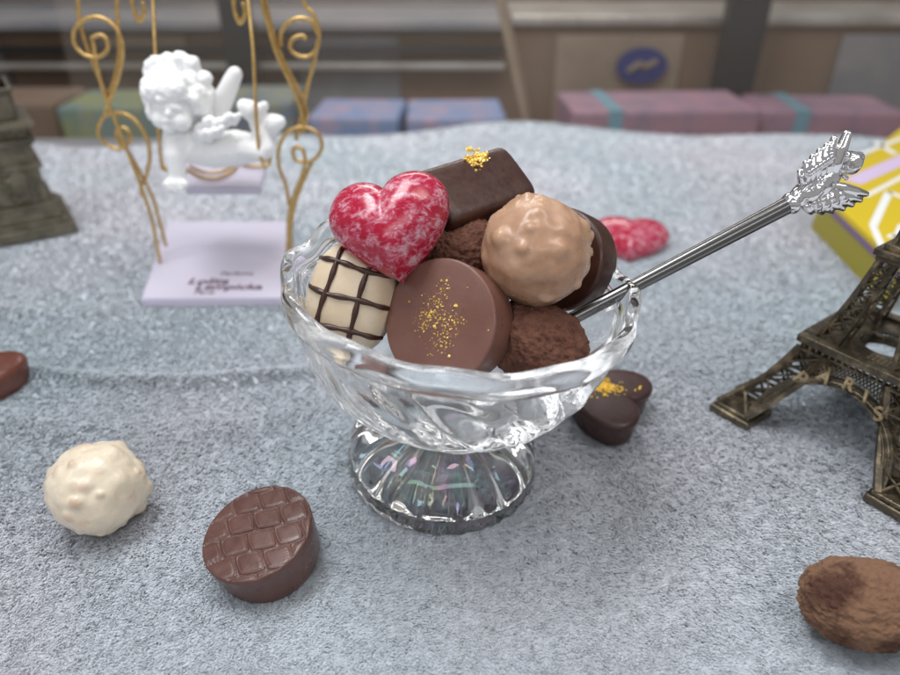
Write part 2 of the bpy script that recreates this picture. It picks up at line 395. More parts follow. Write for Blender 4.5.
def foot_fn(a, r, z, i):
    r2 = r
    if i < nin + 2:
        e = sst(.3, 1.0, r) * (1 - sst(2.1, 2.45, r)); z = z + e * .08 * (abs(math.cos(8 * a + .3)) - .5)
    else:
        e = sst(.55, .9, z) * (1 - sst(1.8, 2.05, z)); r2 = r + e * .03 * math.cos(16 * a + .6)
        if z < .55: r2 += .015 * math.cos(32 * a)
    return max(r2, .02), z
mb = MB(); lathe(mb, fp, 216, foot_fn); build('foot', mb, M_glass_foot, dish)

# ------------------------------------------------------------------ chocolates
CAMP = Vector((0, 0, CAM_H))
def tocam(p): return (CAMP - Vector(p)).normalized()
def tilt(n, right=0, up=0):
    """turn a direction to the picture's right / up by degrees"""
    n = Vector(n); x = Vector((1, 0, 0)); u = n.cross(x).normalized() * -1
    if u.z < 0: u = -u
    return (n + x * math.tan(R(right)) + u * math.tan(R(up))).normalized()
def flakes(name, pts, nfn, smin, smax, m, parent, seed=1):
    r = random.Random(seed); mb = MB()
    for (x, y) in pts:
        z, s = nfn(x, y), r.uniform(smin, smax) * (1.7 if r.random() < .12 else 1)
        k = r.choice((4, 5, 5, 6)); a0 = r.uniform(0, 6.28); tz = r.uniform(.25, .8) * s; dx = r.uniform(-.4, .4); dy = r.uniform(-.4, .4)
        base = []; top = []
        for i in range(k):
            a = a0 + 6.283 * i / k; q = s * r.uniform(.6, 1.1)
            base.append((x + q * math.cos(a), y + q * math.sin(a), z - .01)); q *= .6
            top.append((x + q * math.cos(a) + dx * s, y + q * math.sin(a) + dy * s, z + tz * r.uniform(.6, 1.3)))
        v = base + top; f = [tuple(range(k))[::-1], tuple(range(k, 2 * k))] + [(i, (i + 1) % k, k + (i + 1) % k, k + i) for i in range(k)]
        mb.add(v, f)
    o = build(name, mb, m, parent, smooth=False); tag(o, kind='stuff'); return o

def rounded_disc(rad, th, bev=.08, draft=.0, n=96, crown=.02):
    p = [(.01, -th / 2), (rad * (1 - draft) - bev, -th / 2)]
    for k in range(1, 6): a = R(-90 + 18 * k); p.append((rad * (1 - draft) - bev + bev * math.cos(a), -th / 2 + bev + bev * math.sin(a)))
    for k in range(0, 6): a = R(18 * k); p.append((rad - bev + bev * math.cos(a), th / 2 - bev + bev * math.sin(a)))
    for q in (.9, .75, .55, .35, .15, .01): p.append(((rad - bev) * q, th / 2 + crown * (1 - q * q)))
    mb = MB(); lathe(mb, p, n); return mb

def heart_mesh(w=1.5, th=.75, k=.62, sub=6, flat=None, seed=0, eps=.012):
    v, f = ico(sub); out = []
    for p in v:
        x, y, z = p
        if flat: z = math.copysign(abs(z) ** .35, z); q = (max(0, 1 - abs(p.z) ** 5)) ** .5 if False else 1
        s = k * (math.sqrt(abs(x) + eps) - math.sqrt(eps)) 
        X = x * 1.04; Y = y * .82 + s * (1 - .0 * abs(z)) - k * .5
        out.append(Vector((X * w, Y * w, z * th)))
    return out, f

# marbled heart on top of the pile
c = on_y(391, 222, 15.2)
nrm = tilt(tocam(c), -14, 14)
h = thing('heart_chocolate', 'glossy crimson and white marbled heart standing on top of the dish', 'chocolate', c, frame(nrm, roll=17))
v, f = heart_mesh(1.42, .98, .54, eps=.022)
build('shell', MB().add([p + p.normalized() * .03 * fbm(p, 2, 1.2) for p in v], f), M_heart, h)

# milk chocolate disc with gold powder
c = on_y(439, 322, 13.6)
nrm = tilt(tocam(c), -31, 4)
fr = frame(nrm)
t = thing('round_chocolate', 'smooth milk chocolate disc dusted with gold at the front of the dish', 'chocolate', Vector(c) - fr @ Vector((0, 0, .52)), fr)
build('shell', rounded_disc(1.5, 1.15, .055, .05), M_milk, t)
r = random.Random(3); pts = []
for cx, cy, s, n in ((-.12, .25, .22, 120), (-.35, -.1, .16, 55), (.3, -.32, .2, 80), (.45, .25, .12, 30), (.05, .0, .5, 55), (-.1, .75, .12, 22)):
    for _ in range(n): pts.append((r.gauss(cx, s), r.gauss(cy, s)))
pts = [p for p in pts if p[0] ** 2 + p[1] ** 2 < 1.9]
flakes('gold_dust', pts, lambda x, y: .578 + .02 * (1 - (x * x + y * y) / 2.25), .006, .030, M_gold, t, 5)

# white chocolate dome with dark lattice
c = on_y(347, 299, 14.5)
nrm = tilt(tocam(c), -16, -2); fr = frame(nrm, roll=-14)
t = thing('lattice_chocolate', 'oval white chocolate piped with a dark chocolate lattice by the left rim', 'chocolate', Vector(c) - fr @ Vector((0, 0, .55)), fr)
ax, ay, az = 1.12, 1.36, .95
def dome_z(x, y):
    q = 1 - abs(x / ax) ** 2.6 - abs(y / ay) ** 2.6
    return az * max(q, 0) ** (1 / 2.6)
v, f = ico(5); sv = []
for p in v:
    d = p.normalized(); k_ = (abs(d.x / ax) ** 2.6 + abs(d.y / ay) ** 2.6 + abs(d.z / (az if d.z > 0 else .32)) ** 2.6) ** (-1 / 2.6); sv.append(d * k_)
build('shell', MB().add(sv, f), M_white, t)
mb = MB()
def strand(ps, rad=.066):
    P = []
    for x, y in ps:
        zz = dome_z(x, y); P.append((x, y, zz + .015))
    P = spline(P, 3); rr = [rad * (1 + .18 * math.sin(i * .7 + ps[0][0] * 9)) for i in range(len(P))]
    tube(mb, P, rr, 8)
for x0, s in ((-.45, .03), (.38, -.02)):
    ym = ay * (1 - abs(x0 / ax) ** 2.6) ** (1 / 2.6) * 1.0
    strand([(x0 + s * math.sin(q * 4), q * ym) for q in [i / 12 * 2 - 1 for i in range(13)]])
for y0, s in ((-.72, .03), (.06, .03), (.82, -.03)):
    xm = ax * (1 - abs(y0 / ay) ** 2.6) ** (1 / 2.6) * 1.0
    strand([(q * xm, y0 + s * math.sin(q * 4) + .05 * q) for q in [i / 12 * 2 - 1 for i in range(13)]])
build('piped_lattice', mb, M_dark, t)

# nut truffle
def knobs(o):
    a = o.data.attributes.new('knob', 'FLOAT', 'POINT')
    if len(a.data) == len(KNOB): a.data.foreach_set('value', KNOB)
def knob_mix(m, col, fac):
    nt = m.node_tree; b = nt.nodes['Principled BSDF']; src = b.inputs['Base Color'].links[0].from_socket
    at = nt.nodes.new('ShaderNodeAttribute'); at.attribute_name = 'knob'
    mr = nt.nodes.new('ShaderNodeMapRange'); mr.inputs['From Min'].default_value = .3; mr.inputs['From Max'].default_value = 1; mr.inputs['To Max'].default_value = fac
    mx = nt.nodes.new('ShaderNodeMix'); mx.data_type = 'RGBA'; mx.inputs['B'].default_value = (*col, 1)
    nt.links.new(at.outputs['Fac'], mr.inputs['Value']); nt.links.new(mr.outputs['Result'], mx.inputs['Factor']); nt.links.new(src, mx.inputs['A']); nt.links.new(mx.outputs['Result'], b.inputs['Base Color'])
knob_mix(M_nutwhite, (.50, .31, .20), .6); knob_mix(M_caramel, (.55, .33, .19), .4)
KNOB = []
def lumpy(rad, bumps, amp, seed, sub=6, sq=(1, 1, 1), width=.16, base=.05):
    r = random.Random(seed); v, f = ico(sub)
    B = [(Vector((r.gauss(0, 1), r.gauss(0, 1), r.gauss(0, 1))).normalized(), r.uniform(.4, 1.2) * amp, r.uniform(.7, 1.4) * width) for _ in range(bumps)]
    off = Vector((seed * 3.1, seed, 0)); out = []; KNOB.clear()
    for p in v:
        h_ = base * noise.noise(p * 1.6 + off) + base * .5 * noise.noise(p * 3.5 + off)
        m_ = 0
        for b, a, w in B:
            d2 = (p - b).length_squared
            if d2 < 9 * w * w:
                g = math.exp(-(d2 / (w * w)) ** 1.35); m_ = max(m_, a * g) + .2 * min(m_, a * g)
        m_ += .3 * amp * max(0, fbm(p + off, 3, 2.6)); KNOB.append(min(1, m_ / amp))
        q = p * (rad * (1 + h_ + m_)); out.append(Vector((q.x * sq[0], q.y * sq[1], q.z * sq[2])))
    return MB().add(out, f)
c = on_y(535, 251, 14.9)
t = thing('nut_truffle', 'round caramel-coloured truffle with knobbly glossy coating, on the pile right of the heart', 'chocolate', c, frame(tocam(c)))
knobs(build('shell', lumpy(1.31, 30, .085, 4, width=.12, base=.07), M_caramel, t))

# cocoa truffles
def rough(rad, seed, sq=(1, 1, 1), amp=.1, sub=6, fine=.03):
    v, f = ico(sub); o = Vector((seed * 7.7, seed * 2.3, seed)); out = []
    for p in v:
        k_ = 1 + amp * fbm(p + o, 3, 1.3) + fine * abs(fbm(p * 3.2 + o, 4, 1.6)) * -1.6 + fine * fbm(p * 9 + o, 3, 1)
        q = p * rad * k_; out.append(Vector((q.x * sq[0], q.y * sq[1], q.z * sq[2])))
    return MB().add(out, f)
c = on_y(539, 347, 14.0)
t = thing('cocoa_truffle', 'rough brown cocoa-dusted truffle by the front right rim under the spoon', 'chocolate', c, frame(tocam(c), roll=-35), group='cocoa truffles in the dish')
build('shell', rough(1.06, 1, (1.25, .98, 1), .10, fine=.045), M_cocoa, t)
c = on_y(466, 258, 16.1)
t = thing('cocoa_truffle', 'cocoa-dusted truffle wedged between the marbled heart and the caramel truffle', 'chocolate', c, frame(tocam(c), roll=20), group='cocoa truffles in the dish')
build('shell', rough(1.02, 2, (1.1, 1, 1), .1, fine=.05), M_cocoa, t)
c = Vector((-.1, 15.6, 4.55))
t = thing('cocoa_truffle', 'dark truffle buried lowest in the dish beneath the other chocolates', 'chocolate', c, frame((0, -1, 1)), group='cocoa truffles in the dish')
build('shell', rough(1.15, 3, (1.3, 1, 1), .1, sub=5), M_cocoa, t)

# dark bar with gold leaf
c = on_y(473, 197, 17.4)
ax_ = Vector((.80, .60, .06)).normalized(); up = tilt(tocam(c), 0, 28); up = (up - ax_ * up.dot(ax_)).normalized()
fr = Matrix((ax_, up.cross(ax_), up)).transposed()
t = thing('chocolate_bar', 'loaf-shaped dark chocolate bar with gold leaf behind the marbled heart', 'chocolate', c, fr)
prof_ = []
for k in range(25):
    a = 2 * math.pi * k / 24; e = 2 / 5.5
    prof_.append((.92 * math.copysign(abs(math.cos(a)) ** e, math.cos(a)), .72 * math.copysign(abs(math.sin(a)) ** e, math.sin(a))))
prof_ = prof_[:-1]; mb = MB(); v = []; n = 24; st = []
for q in (0, .02, .06, .12, .2): st.append((-1.5 + q, 1 - .13 * (1 - q / .2) ** 2.2))
for i in range(1, 12): st.append((-1.3 + 2.5 * i / 12, 1))
for q in (.2, .12, .06, .02, 0): st.append((1.4 - q, 1 - .13 * (1 - q / .2) ** 2.2))
for x, s in st: v += [(x, p[0] * s, p[1] * s) for p in prof_]
f = [(i * n + k, i * n + (k + 1) % n, (i + 1) * n + (k + 1) % n, (i + 1) * n + k) for i in range(len(st) - 1) for k in range(n)]
f += [tuple(range(n))[::-1], tuple((len(st) - 1) * n + k for k in range(n))]
build('shell', MB().add(v, f), M_dark, t, angle=50)
r = random.Random(8); flakes('gold_leaf', [(r.gauss(.30, .20), r.gauss(.60, .13)) for _ in range(70)], lambda x, y: .70, .035, .085, M_gold, t, 9)

# dark round chocolate behind the nut truffle
c = on_y(560, 260, 16.5)
nrm = tilt(tocam(c), -38, 6); fr = frame(nrm)
t = thing('round_chocolate', 'dark chocolate disc leaning behind the caramel truffle beside the right rim', 'chocolate', Vector(c) - fr @ Vector((0, 0, .3)), fr)
build('shell', rounded_disc(1.40, .95, .12, .06), M_dark, t)
r = random.Random(12); flakes('gold_dust', [(1.12 * math.cos(a), 1.12 * math.sin(a)) for a in [r.uniform(.4, 1.5) for _ in range(26)]], lambda x, y: .475, .012, .035, M_gold, t, 6)

# dark dome between lattice piece and heart
c = on_y(386, 284, 15.7)
t = thing('dark_chocolate_dome', 'plain dark chocolate dome half hidden between the lattice chocolate and the heart', 'chocolate', c, frame(tilt(tocam(c), -10, 10)))
v, f = ico(4); build('shell', MB().add([Vector((p.x * 1.15, p.y * 1.1, max(p.z, -.4) * .8)) for p in v], f), M_dark, t)

# croc-embossed chocolate on the blanket
c = on_z(257, 531, 1.22)
nrm = Vector((-.16, -.13, 1)).normalized(); fr = frame(nrm, (0, 1, 0), roll=0)
t = thing('round_chocolate', 'milk chocolate disc embossed with reptile scales on the blanket front left', 'chocolate', c, fr)
def scale_h(x, y):
    a = R(14); u_ = (x * math.cos(a) + y * math.sin(a)) / .66; w_ = (-x * math.sin(a) + y * math.cos(a)) / .60
    w_ += .12 * math.sin(u_ * 1.3); row = math.floor(w_); u_ += .5 * (row % 2) + .08 * math.sin(row * 2.1) + .18 * w_
    fu = abs(u_ - math.floor(u_) - .5) * 2; fw = abs(w_ - row - .5) * 2
    d = max(fu, fw) * .55 + (fu ** 3 + fw ** 3) ** (1 / 3) * .42
    return -.045 * sst(.87, .97, d) + .016 * (1 - d ** 4) - .016 * math.exp(-((d - .76) / .035) ** 2) + .02 * math.exp(-((d - 1.0) / .04) ** 2)
mb = MB(); v = []; f = []; n = 240; rad = 1.37
rings = [i / 90 for i in range(1, 91)]
pr = [(rad * .97 * q, 0) for q in rings] + [(rad * .985, -.01), (rad * .997, -.035), (rad, -.07), (rad * .985, -.3), (rad * .965, -.6), (rad * .94, -.95), (rad * .92, -1.12), (rad * .88, -1.24), (rad * .5, -1.28), (.01, -1.28)]
v = [(0, 0, 0)]
for i, (r_, z_) in enumerate(pr):
    for k in range(n):
        a = 2 * math.pi * k / n; x = r_ * math.cos(a) * 1.0; y = r_ * math.sin(a) * 1.02
        zz = z_ + (scale_h(x, y) * (1 - sst(.93, 1.0, r_ / rad)) if i < 90 else 0) + (.05 * (1 - (r_ / rad) ** 2) if i < 90 else 0)
        v.append((x, y, zz))
f = [(0, 1 + k, 1 + (k + 1) % n) for k in range(n)]
for i in range(len(pr) - 1):
    for k in range(n):
        l = (k + 1) % n; f.append((1 + i * n + k, 1 + (i + 1) * n + k, 1 + (i + 1) * n + l, 1 + i * n + l))
build('shell', MB().add(v, f), M_croc, t)

# lumpy white truffle on blanket
c = on_z(97, 487, 1.12)
t = thing('nut_truffle', 'cream white nut truffle with knobbly coating on the blanket at left', 'chocolate', (c.x, c.y, 0))
mb = lumpy(1.20, 46, .075, 9, width=.115, base=.075, sq=(1.03, 1, 1.0)); mb.xf(Matrix.Translation((0, 0, 1.1)))
mb.v = [(x, y, max(z, .0)) for x, y, z in mb.v]
knobs(build('shell', mb, M_nutwhite, t))

# cocoa truffle, bottom right
c = on_z(866, 604, .95)
t = thing('cocoa_truffle', 'egg-shaped cocoa truffle on the blanket at the bottom right corner', 'chocolate', (c.x, c.y, .05), Matrix.Rotation(R(-8), 3, 'Z'))
mb = rough(1.06, 5, (1.38, 1.0, .88), .07, fine=.045); mb.xf(Matrix.Translation((0, 0, .93))); build('shell', mb, M_cocoa2, t)

# dark heart with orange gold crumbs
c = on_z(609, 392, .98)
t = thing('heart_chocolate', 'dark chocolate heart with golden crumbs on the blanket right of the dish', 'chocolate', (c.x, c.y, 0), Matrix.Rotation(R(-118), 3, 'Z'))
def heart_curve(n=160, w=1.5, k=.58):
    P = []
    for i in range(n):
        a = 2 * math.pi * i / n; x = math.cos(a); y = math.sin(a)
        P.append(Vector((x * 1.04 * w, (y * .8 + k * (math.sqrt(abs(x) + .012) - .1) - k * .5) * w, 0)))
    return P
HC = heart_curve(w=1.62, k=.66); mb = MB(); lev = [(0, .80), (.04, .84), (.3, .86), (.55, .9), (.78, .96), (.88, .965), (.95, .93), (.99, .87), (1.01, .7), (1.02, .4), (1.02, .05)]
v = []; n = len(HC)
for z, s in lev: v += [(p.x * s, p.y * s, z) for p in HC]
f = [(i * n + k, i * n + (k + 1) % n, (i + 1) * n + (k + 1) % n, (i + 1) * n + k) for i in range(len(lev) - 1) for k in range(n)] + [tuple(range(n))[::-1], tuple((len(lev) - 1) * n + k for k in range(n))]
build('shell', MB().add(v, f), M_dark2, t)
r = random.Random(4)
Mi = Matrix.Rotation(R(118), 3, 'Z')
cr = []
for dx, dy, s, n_ in ((-.15, .25, .24, 190), (.05, .0, .2, 14), (.95, .15, .08, 3), (-.55, -.25, .12, 5)):
    for _ in range(n_):
        q = Mi @ Vector((r.gauss(dx, s), r.gauss(dy, s * .8), 0)); cr.append((q.x, q.y))
flakes('golden_crumbs', cr, lambda x, y: 1.015, .025, .07, M_goldpow, t, 3)

# pink heart lying behind the dish
c = on_z(630, 236, .55)
t = thing('heart_chocolate', 'marbled ruby heart lying flat on the blanket behind the spoon handle', 'chocolate', (c.x, c.y, .5), Matrix.Rotation(R(-12), 3, 'Z') @ Matrix.Rotation(R(8), 3, 'X'))
v, f = heart_mesh(1.85, .85, .5, 5); build('shell', MB().add(v, f), M_heart, t)

# brown heart at the left edge
c = on_z(-33, 381, .6)
t = thing('heart_chocolate', 'glossy brown chocolate cut off by the left edge of the picture', 'chocolate', (c.x, c.y, 0), Matrix.Rotation(R(-16), 3, 'Z'))
v = []
for z, q_ in [(0, .88), (.05, .92), (.4, .95), (.75, .98), (.92, .95), (1.0, .88), (1.04, .7), (1.05, .4), (1.05, .05)]: v += [(p.x * q_ * .9, p.y * q_ * 1.35, z) for p in HC]
f = [(i * n + k, i * n + (k + 1) % n, (i + 1) * n + (k + 1) % n, (i + 1) * n + k) for i in range(8) for k in range(n)] + [tuple(range(n))[::-1], tuple(8 * n + k for k in range(n))]
build('shell', MB().add(v, f), M_redbrown, t)

# ------------------------------------------------------------------ silver stirrer with winged figure
A0 = on_y(562, 324, 14.75); A1 = on_y(790, 204, 16.2)
sd = (A1 - A0).normalized()
spoon = thing('dessert_spoon', 'silver spoon handle with a winged figure on its end leaning out of the dish', 'spoon', A0)
mb = MB(); P = [A0 + (A1 - A0) * q for q in [i / 24 for i in range(25)]]; tube(mb, [p - A0 for p in P], [.165 + .055 * (i / 24) ** 1.2 for i in range(25)], 20)
build('handle', mb, M_handle, spoon, angle=50)
mb = MB(); e = A1 - A0
tube(mb, spline([e - sd * .12, e - sd * .05, e + sd * .05, e + sd * .14], 2), [.22, .24, .26, .28, .28, .26, .23], 20)
build('collar', mb, M_steel, spoon, angle=50)
Y0 = 16.2
def sp(px, py, dd=0.0):
    p = on_y(px, py, Y0 + (px - 790) * .006); return p + tocam(p) * dd - A0
mb = MB()
capsule(mb, [sp(793, 202), sp(806, 193), sp(820, 184), sp(832, 175)], [.2, .32, .33, .24])
capsule(mb, [sp(806, 198, .12), sp(826, 183, .2)], [.1, .08]); capsule(mb, [sp(802, 188, .1), sp(818, 172, .16)], [.08, .06])
capsule(mb, [sp(826, 176, .1), sp(836, 168, .15), sp(843, 170, .15)], [.10, .09, .07])
capsule(mb, [sp(838, 171, .05), sp(846, 178, .1)], [.08, .06])
build_body = fuse('figure', mb, .022, M_steel, spoon, 3, fn=lambda p: .02 * fbm(p, 2, 5))
mb = MB(); blob(mb, sp(850, 163, .05), .29, 3); blob(mb, sp(846, 156, .12), .12, 2); blob(mb, sp(858, 158, .0), .16, 2); blob(mb, sp(854, 168, .12), .12, 2)
hd = fuse('head', mb, .022, M_steel, spoon, 2, fn=lambda p: .025 * fbm(p, 2, 6))
mb = MB()                                                      # upper wing: fan of feathers ending in one long feather
for k, (x0, y0, x1, y1, w) in enumerate(((803, 186, 800, 172, .08), (807, 184, 806, 163, .085), (811, 182, 813, 157, .09), (815, 181, 820, 151, .09), (820, 180, 827, 146, .09), (825, 178, 834, 139, .09), (831, 176, 847, 135, .12))):
    P = [sp(x0 + (x1 - x0) * q, y0 + (y1 - y0) * q, .05 + .1 * math.sin(q * 3)) for q in (0, .33, .66, 1)]
    capsule(mb, P, [w * 1.2, w * 1.4, w * 1.3, w * 1.0])
for k in range(6): blob(mb, sp(808 + k * 4.0, 175 - k * 2.4, .02), (.26, .16, .30), 3)
for k in range(7): blob(mb, sp(808 + k * 3.8, 172 - k * 2.6, .2), .12, 2)
fuse('wing', mb, .022, M_steel, spoon, 5)
mb = MB()                                                      # lower wing
for k, (x0, y0, x1, y1, w) in enumerate(((803, 203, 811, 213, .08), (808, 201, 822, 213, .09), (813, 199, 832, 212, .09), (818, 197, 843, 209, .09), (824, 194, 852, 205, .09), (829, 191, 860, 200, .10), (832, 186, 866, 194, .10))):
    P = [sp(x0 + (x1 - x0) * q, y0 + (y1 - y0) * q, .08 + .1 * math.sin(q * 3)) for q in (0, .33, .66, 1)]
    capsule(mb, P, [w * 1.2, w * 1.5, w * 1.3, w * .8])
for k in range(7): blob(mb, sp(814 + k * 4.6, 205 - k * 1.6, .02), (.3, .16, .20), 3)
for k in range(8): blob(mb, sp(813 + k * 4.4, 203 - k * 1.4 + (k % 2) * 5, .22), .12, 2)
fuse('wing', mb, .022, M_steel, spoon, 5)

# ------------------------------------------------------------------ swing stand
BZ = .42
base_poly = [on_z(141, 299, BZ), on_z(293, 298, BZ), on_z(289, 221, BZ), on_z(168, 221, BZ)]
O = Vector((-9.7, 28.5, 0))
stand = thing('swing_stand', 'gold wire garden swing stand on a lilac plinth behind the dish', 'ornament', O)
bm = bmesh.new()
vs = [bm.verts.new((p.x - O.x, p.y - O.y, 0.02)) for p in base_poly] + [bm.verts.new((p.x - O.x, p.y - O.y, BZ)) for p in base_poly]
bm.faces.new(vs[:4][::-1]); bm.faces.new(vs[4:])
for i in range(4): bm.faces.new((vs[i], vs[(i + 1) % 4], vs[4 + (i + 1) % 4], vs[4 + i]))
bmesh.ops.recalc_face_normals(bm, faces=bm.faces[:]); bmesh.ops.bevel(bm, geom=bm.edges[:], offset=.05, segments=2, affect='EDGES'); bm.verts.index_update()
pl = link_mesh('plinth', [q.co.copy() for q in bm.verts], [tuple(q.index for q in p.verts) for p in bm.faces], M_plinth, stand, False); bm.free()
def plinth_text(body, px, py, size, bold=0, shear=.1):
    p = on_z(px, py, BZ + .003) - O; M = Matrix.Translation(p)
    v, f = text_mesh(body, size, .003, M, shear=shear, bold=bold); return v, f
for a_ in (('Parfums', 219.5, 275, .46, .006), ('Lolita', 186.5, 284, .80, .02), ('Lempicka', 194, 289.5, .76, .02), ('Paris', 193, 294, .46, .006)): build('lettering', MB().add(*plinth_text(*a_)), M_ink, pl, False)
YF = 28.4
def wpt(px, py, dy=0.0): return on_y(px, py, YF + dy) - O
def wire(mbx, pts, r=.085, dy=0.0, dy2=None):
    n = len(pts); P = [wpt(x, y, dy + ((dy2 - dy) * i / (n - 1) if dy2 is not None else 0)) for i, (x, y) in enumerate(pts)]
    tube(mbx, spline(P, 6), r, 8)
mb = MB()
# left side
wire(mb, [(160, 262), (156, 240), (151, 216), (138, 178), (123, 140), (113, 114), (104, 93), (97, 66), (93, 42), (92, 38), (100, 35), (107, 40), (107, 50), (98, 57), (85, 55), (75, 45), (74, 32), (82, 21), (97, 17), (112, 24), (121, 38), (122, 60), (116, 84), (108, 104), (104, 118)], .085, -.1)
wire(mb, [(82, -40), (78, 0), (80, 22), (86, 44), (96, 70), (106, 96)], .085, .1)
wire(mb, [(120, -45), (117, 0), (118, 30), (119, 55), (114, 80), (107, 100)], .085, .12)
wire(mb, [(166, 246), (160, 222), (152, 196), (140, 172), (128, 152), (118, 140), (117, 130), (124, 128), (130, 134), (128, 144), (118, 149), (106, 144), (98, 132), (103, 118), (116, 113), (132, 118), (145, 134), (150, 154), (147, 174)], .085, 1.0, .1)
wire(mb, [(147, 174), (141, 188), (143, 196)], .085, .1)
# right side
wire(mb, [(264, -6), (270, 22), (278, 48), (290, 74), (300, 92), (306, 108), (306, 120), (301, 130)], .085, .1)
wire(mb, [(258, -45), (262, 0), (268, 24), (276, 52), (288, 78), (297, 98), (303, 118), (303, 134)], .085, -.1)
wire(mb, [(298, -40), (304, 2), (313, 14), (319, 32), (316, 50), (306, 57), (295, 54), (290, 46), (294, 38), (303, 36), (306, 40)], .085, 0)
wire(mb, [(318, 34), (312, 22), (301, 18), (289, 22), (281, 33), (281, 46)], .085, .05)
wire(mb, [(318, 40), (314, 62), (308, 84), (304, 104), (300, 122), (296, 140)], .085, .1)
wire(mb, [(287, 262), (288, 240), (289, 214), (296, 190), (302, 176), (305, 163), (303, 150), (296, 147), (293, 152), (296, 160), (306, 162), (316, 158), (322, 147), (318, 134), (303, 127), (287, 133), (279, 148), (279, 166), (286, 186), (289, 205)], .085, -.1)
wire(mb, [(291, 250), (291, 228), (295, 204), (303, 182), (312, 162)], .085, .9, .1)
# arch over the top, above the picture
P = [wpt(82, -40), wpt(100, -70), wpt(150, -105), wpt(200, -115), wpt(250, -105), wpt(288, -75), wpt(298, -40)]
tube(mb, spline(P, 6), .085, 8)
P = [wpt(120, -45), wpt(150, -62), wpt(190, -30), wpt(225, -62), wpt(258, -45)]
tube(mb, spline(P, 6), .085, 8)
build('wire_frame', mb, M_wire, stand)
# suspended swing: hangers, seat
SZ = 4.35
for side in (0, 1):
    mb = MB()
    if side == 0:
        tube(mb, spline([wpt(150, -62), wpt(153, 0, -.6), wpt(155, 50, -1.2), wpt(157, 110, -1.4), wpt(160, 150, -1.4), wpt(163, 168, -1.4), wpt(167, 170, -1.5)], 6), .07, 8)
        tube(mb, spline([wpt(x, y, -.2) for x, y in ((148, -6), (137, -14), (132, -4), (134, 10), (139, 21), (144, 14), (143, 2))], 6), .09, 8)
    else:
        tube(mb, spline([wpt(243, -60), wpt(248, 0, -.9), wpt(253, 50, -1.6), wpt(256, 110, -2.0), wpt(259, 150, -2.1), wpt(264, 165, -2.2), wpt(267, 166, -2.2), wpt(270, 160, -1.9), wpt(271, 142, -1.2)], 6), .07, 8)
        tube(mb, spline([wpt(x, y, -.3) for x, y in ((252, -8), (240, -14), (234, -4), (235, 12), (240, 23), (245, 14), (243, 2))], 6), .09, 8)
    build('hanger', mb, M_wire, stand)
q = [on_z(185, 187, SZ), on_z(260, 187, SZ), on_z(266, 163, SZ), on_z(186, 163, SZ)]
bm = bmesh.new(); vs = [bm.verts.new(p - O - Vector((0, 0, .34))) for p in q] + [bm.verts.new(p - O) for p in q]
bm.faces.new(vs[:4][::-1]); bm.faces.new(vs[4:])
for i in range(4): bm.faces.new((vs[i], vs[(i + 1) % 4], vs[4 + (i + 1) % 4], vs[4 + i]))
bmesh.ops.recalc_face_normals(bm, faces=bm.faces[:]); bmesh.ops.bevel(bm, geom=bm.edges[:], offset=.05, segments=2, affect='EDGES'); bm.verts.index_update()
seat = link_mesh('seat', [q_.co.copy() for q_ in bm.verts], [tuple(q_.index for q_ in p.verts) for p in bm.faces], M_plinth, stand, False); bm.free()
mb = MB()
tube(mb, spline([on_z(x, y, SZ + .12) - O for x, y in ((160, 168), (175, 166), (188, 170), (202, 177), (218, 178), (232, 171), (238, 164), (252, 166), (268, 166))], 6), .065, 8)
tube(mb, spline([on_z(x, y, SZ + .1) - O for x, y in ((190, 166), (205, 172), (222, 171), (232, 165))], 6), .055, 8)
build('seat_wire', mb, M_wire, seat)

# ------------------------------------------------------------------ cherub figurine
CB = Vector((-9.3, 27.2, SZ))
cher = thing('cherub_figurine', 'small white plaster cherub leaning on the seat of the gold swing', 'figurine', CB)
def cpt(px, py, dy=0.0): return on_y(px, py, 26.9 + dy) - CB
mb = MB()
capsule(mb, [cpt(180, 138, -.1), cpt(195, 146), cpt(215, 150, .1), cpt(236, 148, .1), cpt(250, 148, .1)], [.68, .76, .76, .74, .62])   # trunk
capsule(mb, [cpt(176, 140, -.4), cpt(175, 155, -.65), cpt(177, 170, -.75), cpt(177, 180, -.8)], [.46, .44, .36, .32])                 # near arm
blob(mb, cpt(177, 183, -.85), (.48, .42, .36), 3)
for i, (x, y) in enumerate(((166, 184), (169, 188), (175, 190), (182, 189), (186, 184))): capsule(mb, [cpt(174 + i * 1.2, 183, -.95), cpt(x, y, -1.15)], [.19, .15])
capsule(mb, [cpt(205, 136, .7), cpt(216, 118, .8), cpt(224, 98, .8), cpt(232, 80, .7), cpt(235, 74, .7)], [.44, .44, .40, .34, .30])             # raised far arm
capsule(mb, [cpt(246, 148, -.2), cpt(262, 152, -.3), cpt(266, 148, -.3), cpt(260, 132, -.1), cpt(254, 118, 0)], [.5, .42, .36, .32, .26])  # legs folded up
capsule(mb, [cpt(248, 144, .5), cpt(264, 146, .5), cpt(270, 140, .4), cpt(270, 130, .3)], [.48, .4, .33, .27])
capsule(mb, [cpt(257, 118, 0), cpt(250, 110, -.1), cpt(244, 106, -.2)], [.32, .40, .28]); capsule(mb, [cpt(258, 113, 0), cpt(264, 106, 0)], [.26, .2])
capsule(mb, [cpt(266, 128, .2), cpt(272, 124, .1), cpt(279, 122, 0)], [.34, .42, .28]); capsule(mb, [cpt(262, 122, .2), cpt(268, 130, .1)], [.2, .24])
capsule(mb, [cpt(182, 130, -.1), cpt(178, 122, -.1)], [.42, .42])                                                                    # neck
blob(mb, cpt(175, 104, -.1), (.95, .92, .98), 3)                                                                                      # head
blob(mb, cpt(161, 119, -.72), .36, 3); blob(mb, cpt(182, 121, -.80), .38, 3); blob(mb, cpt(169, 127, -.85), .26, 3)                   # cheeks, chin
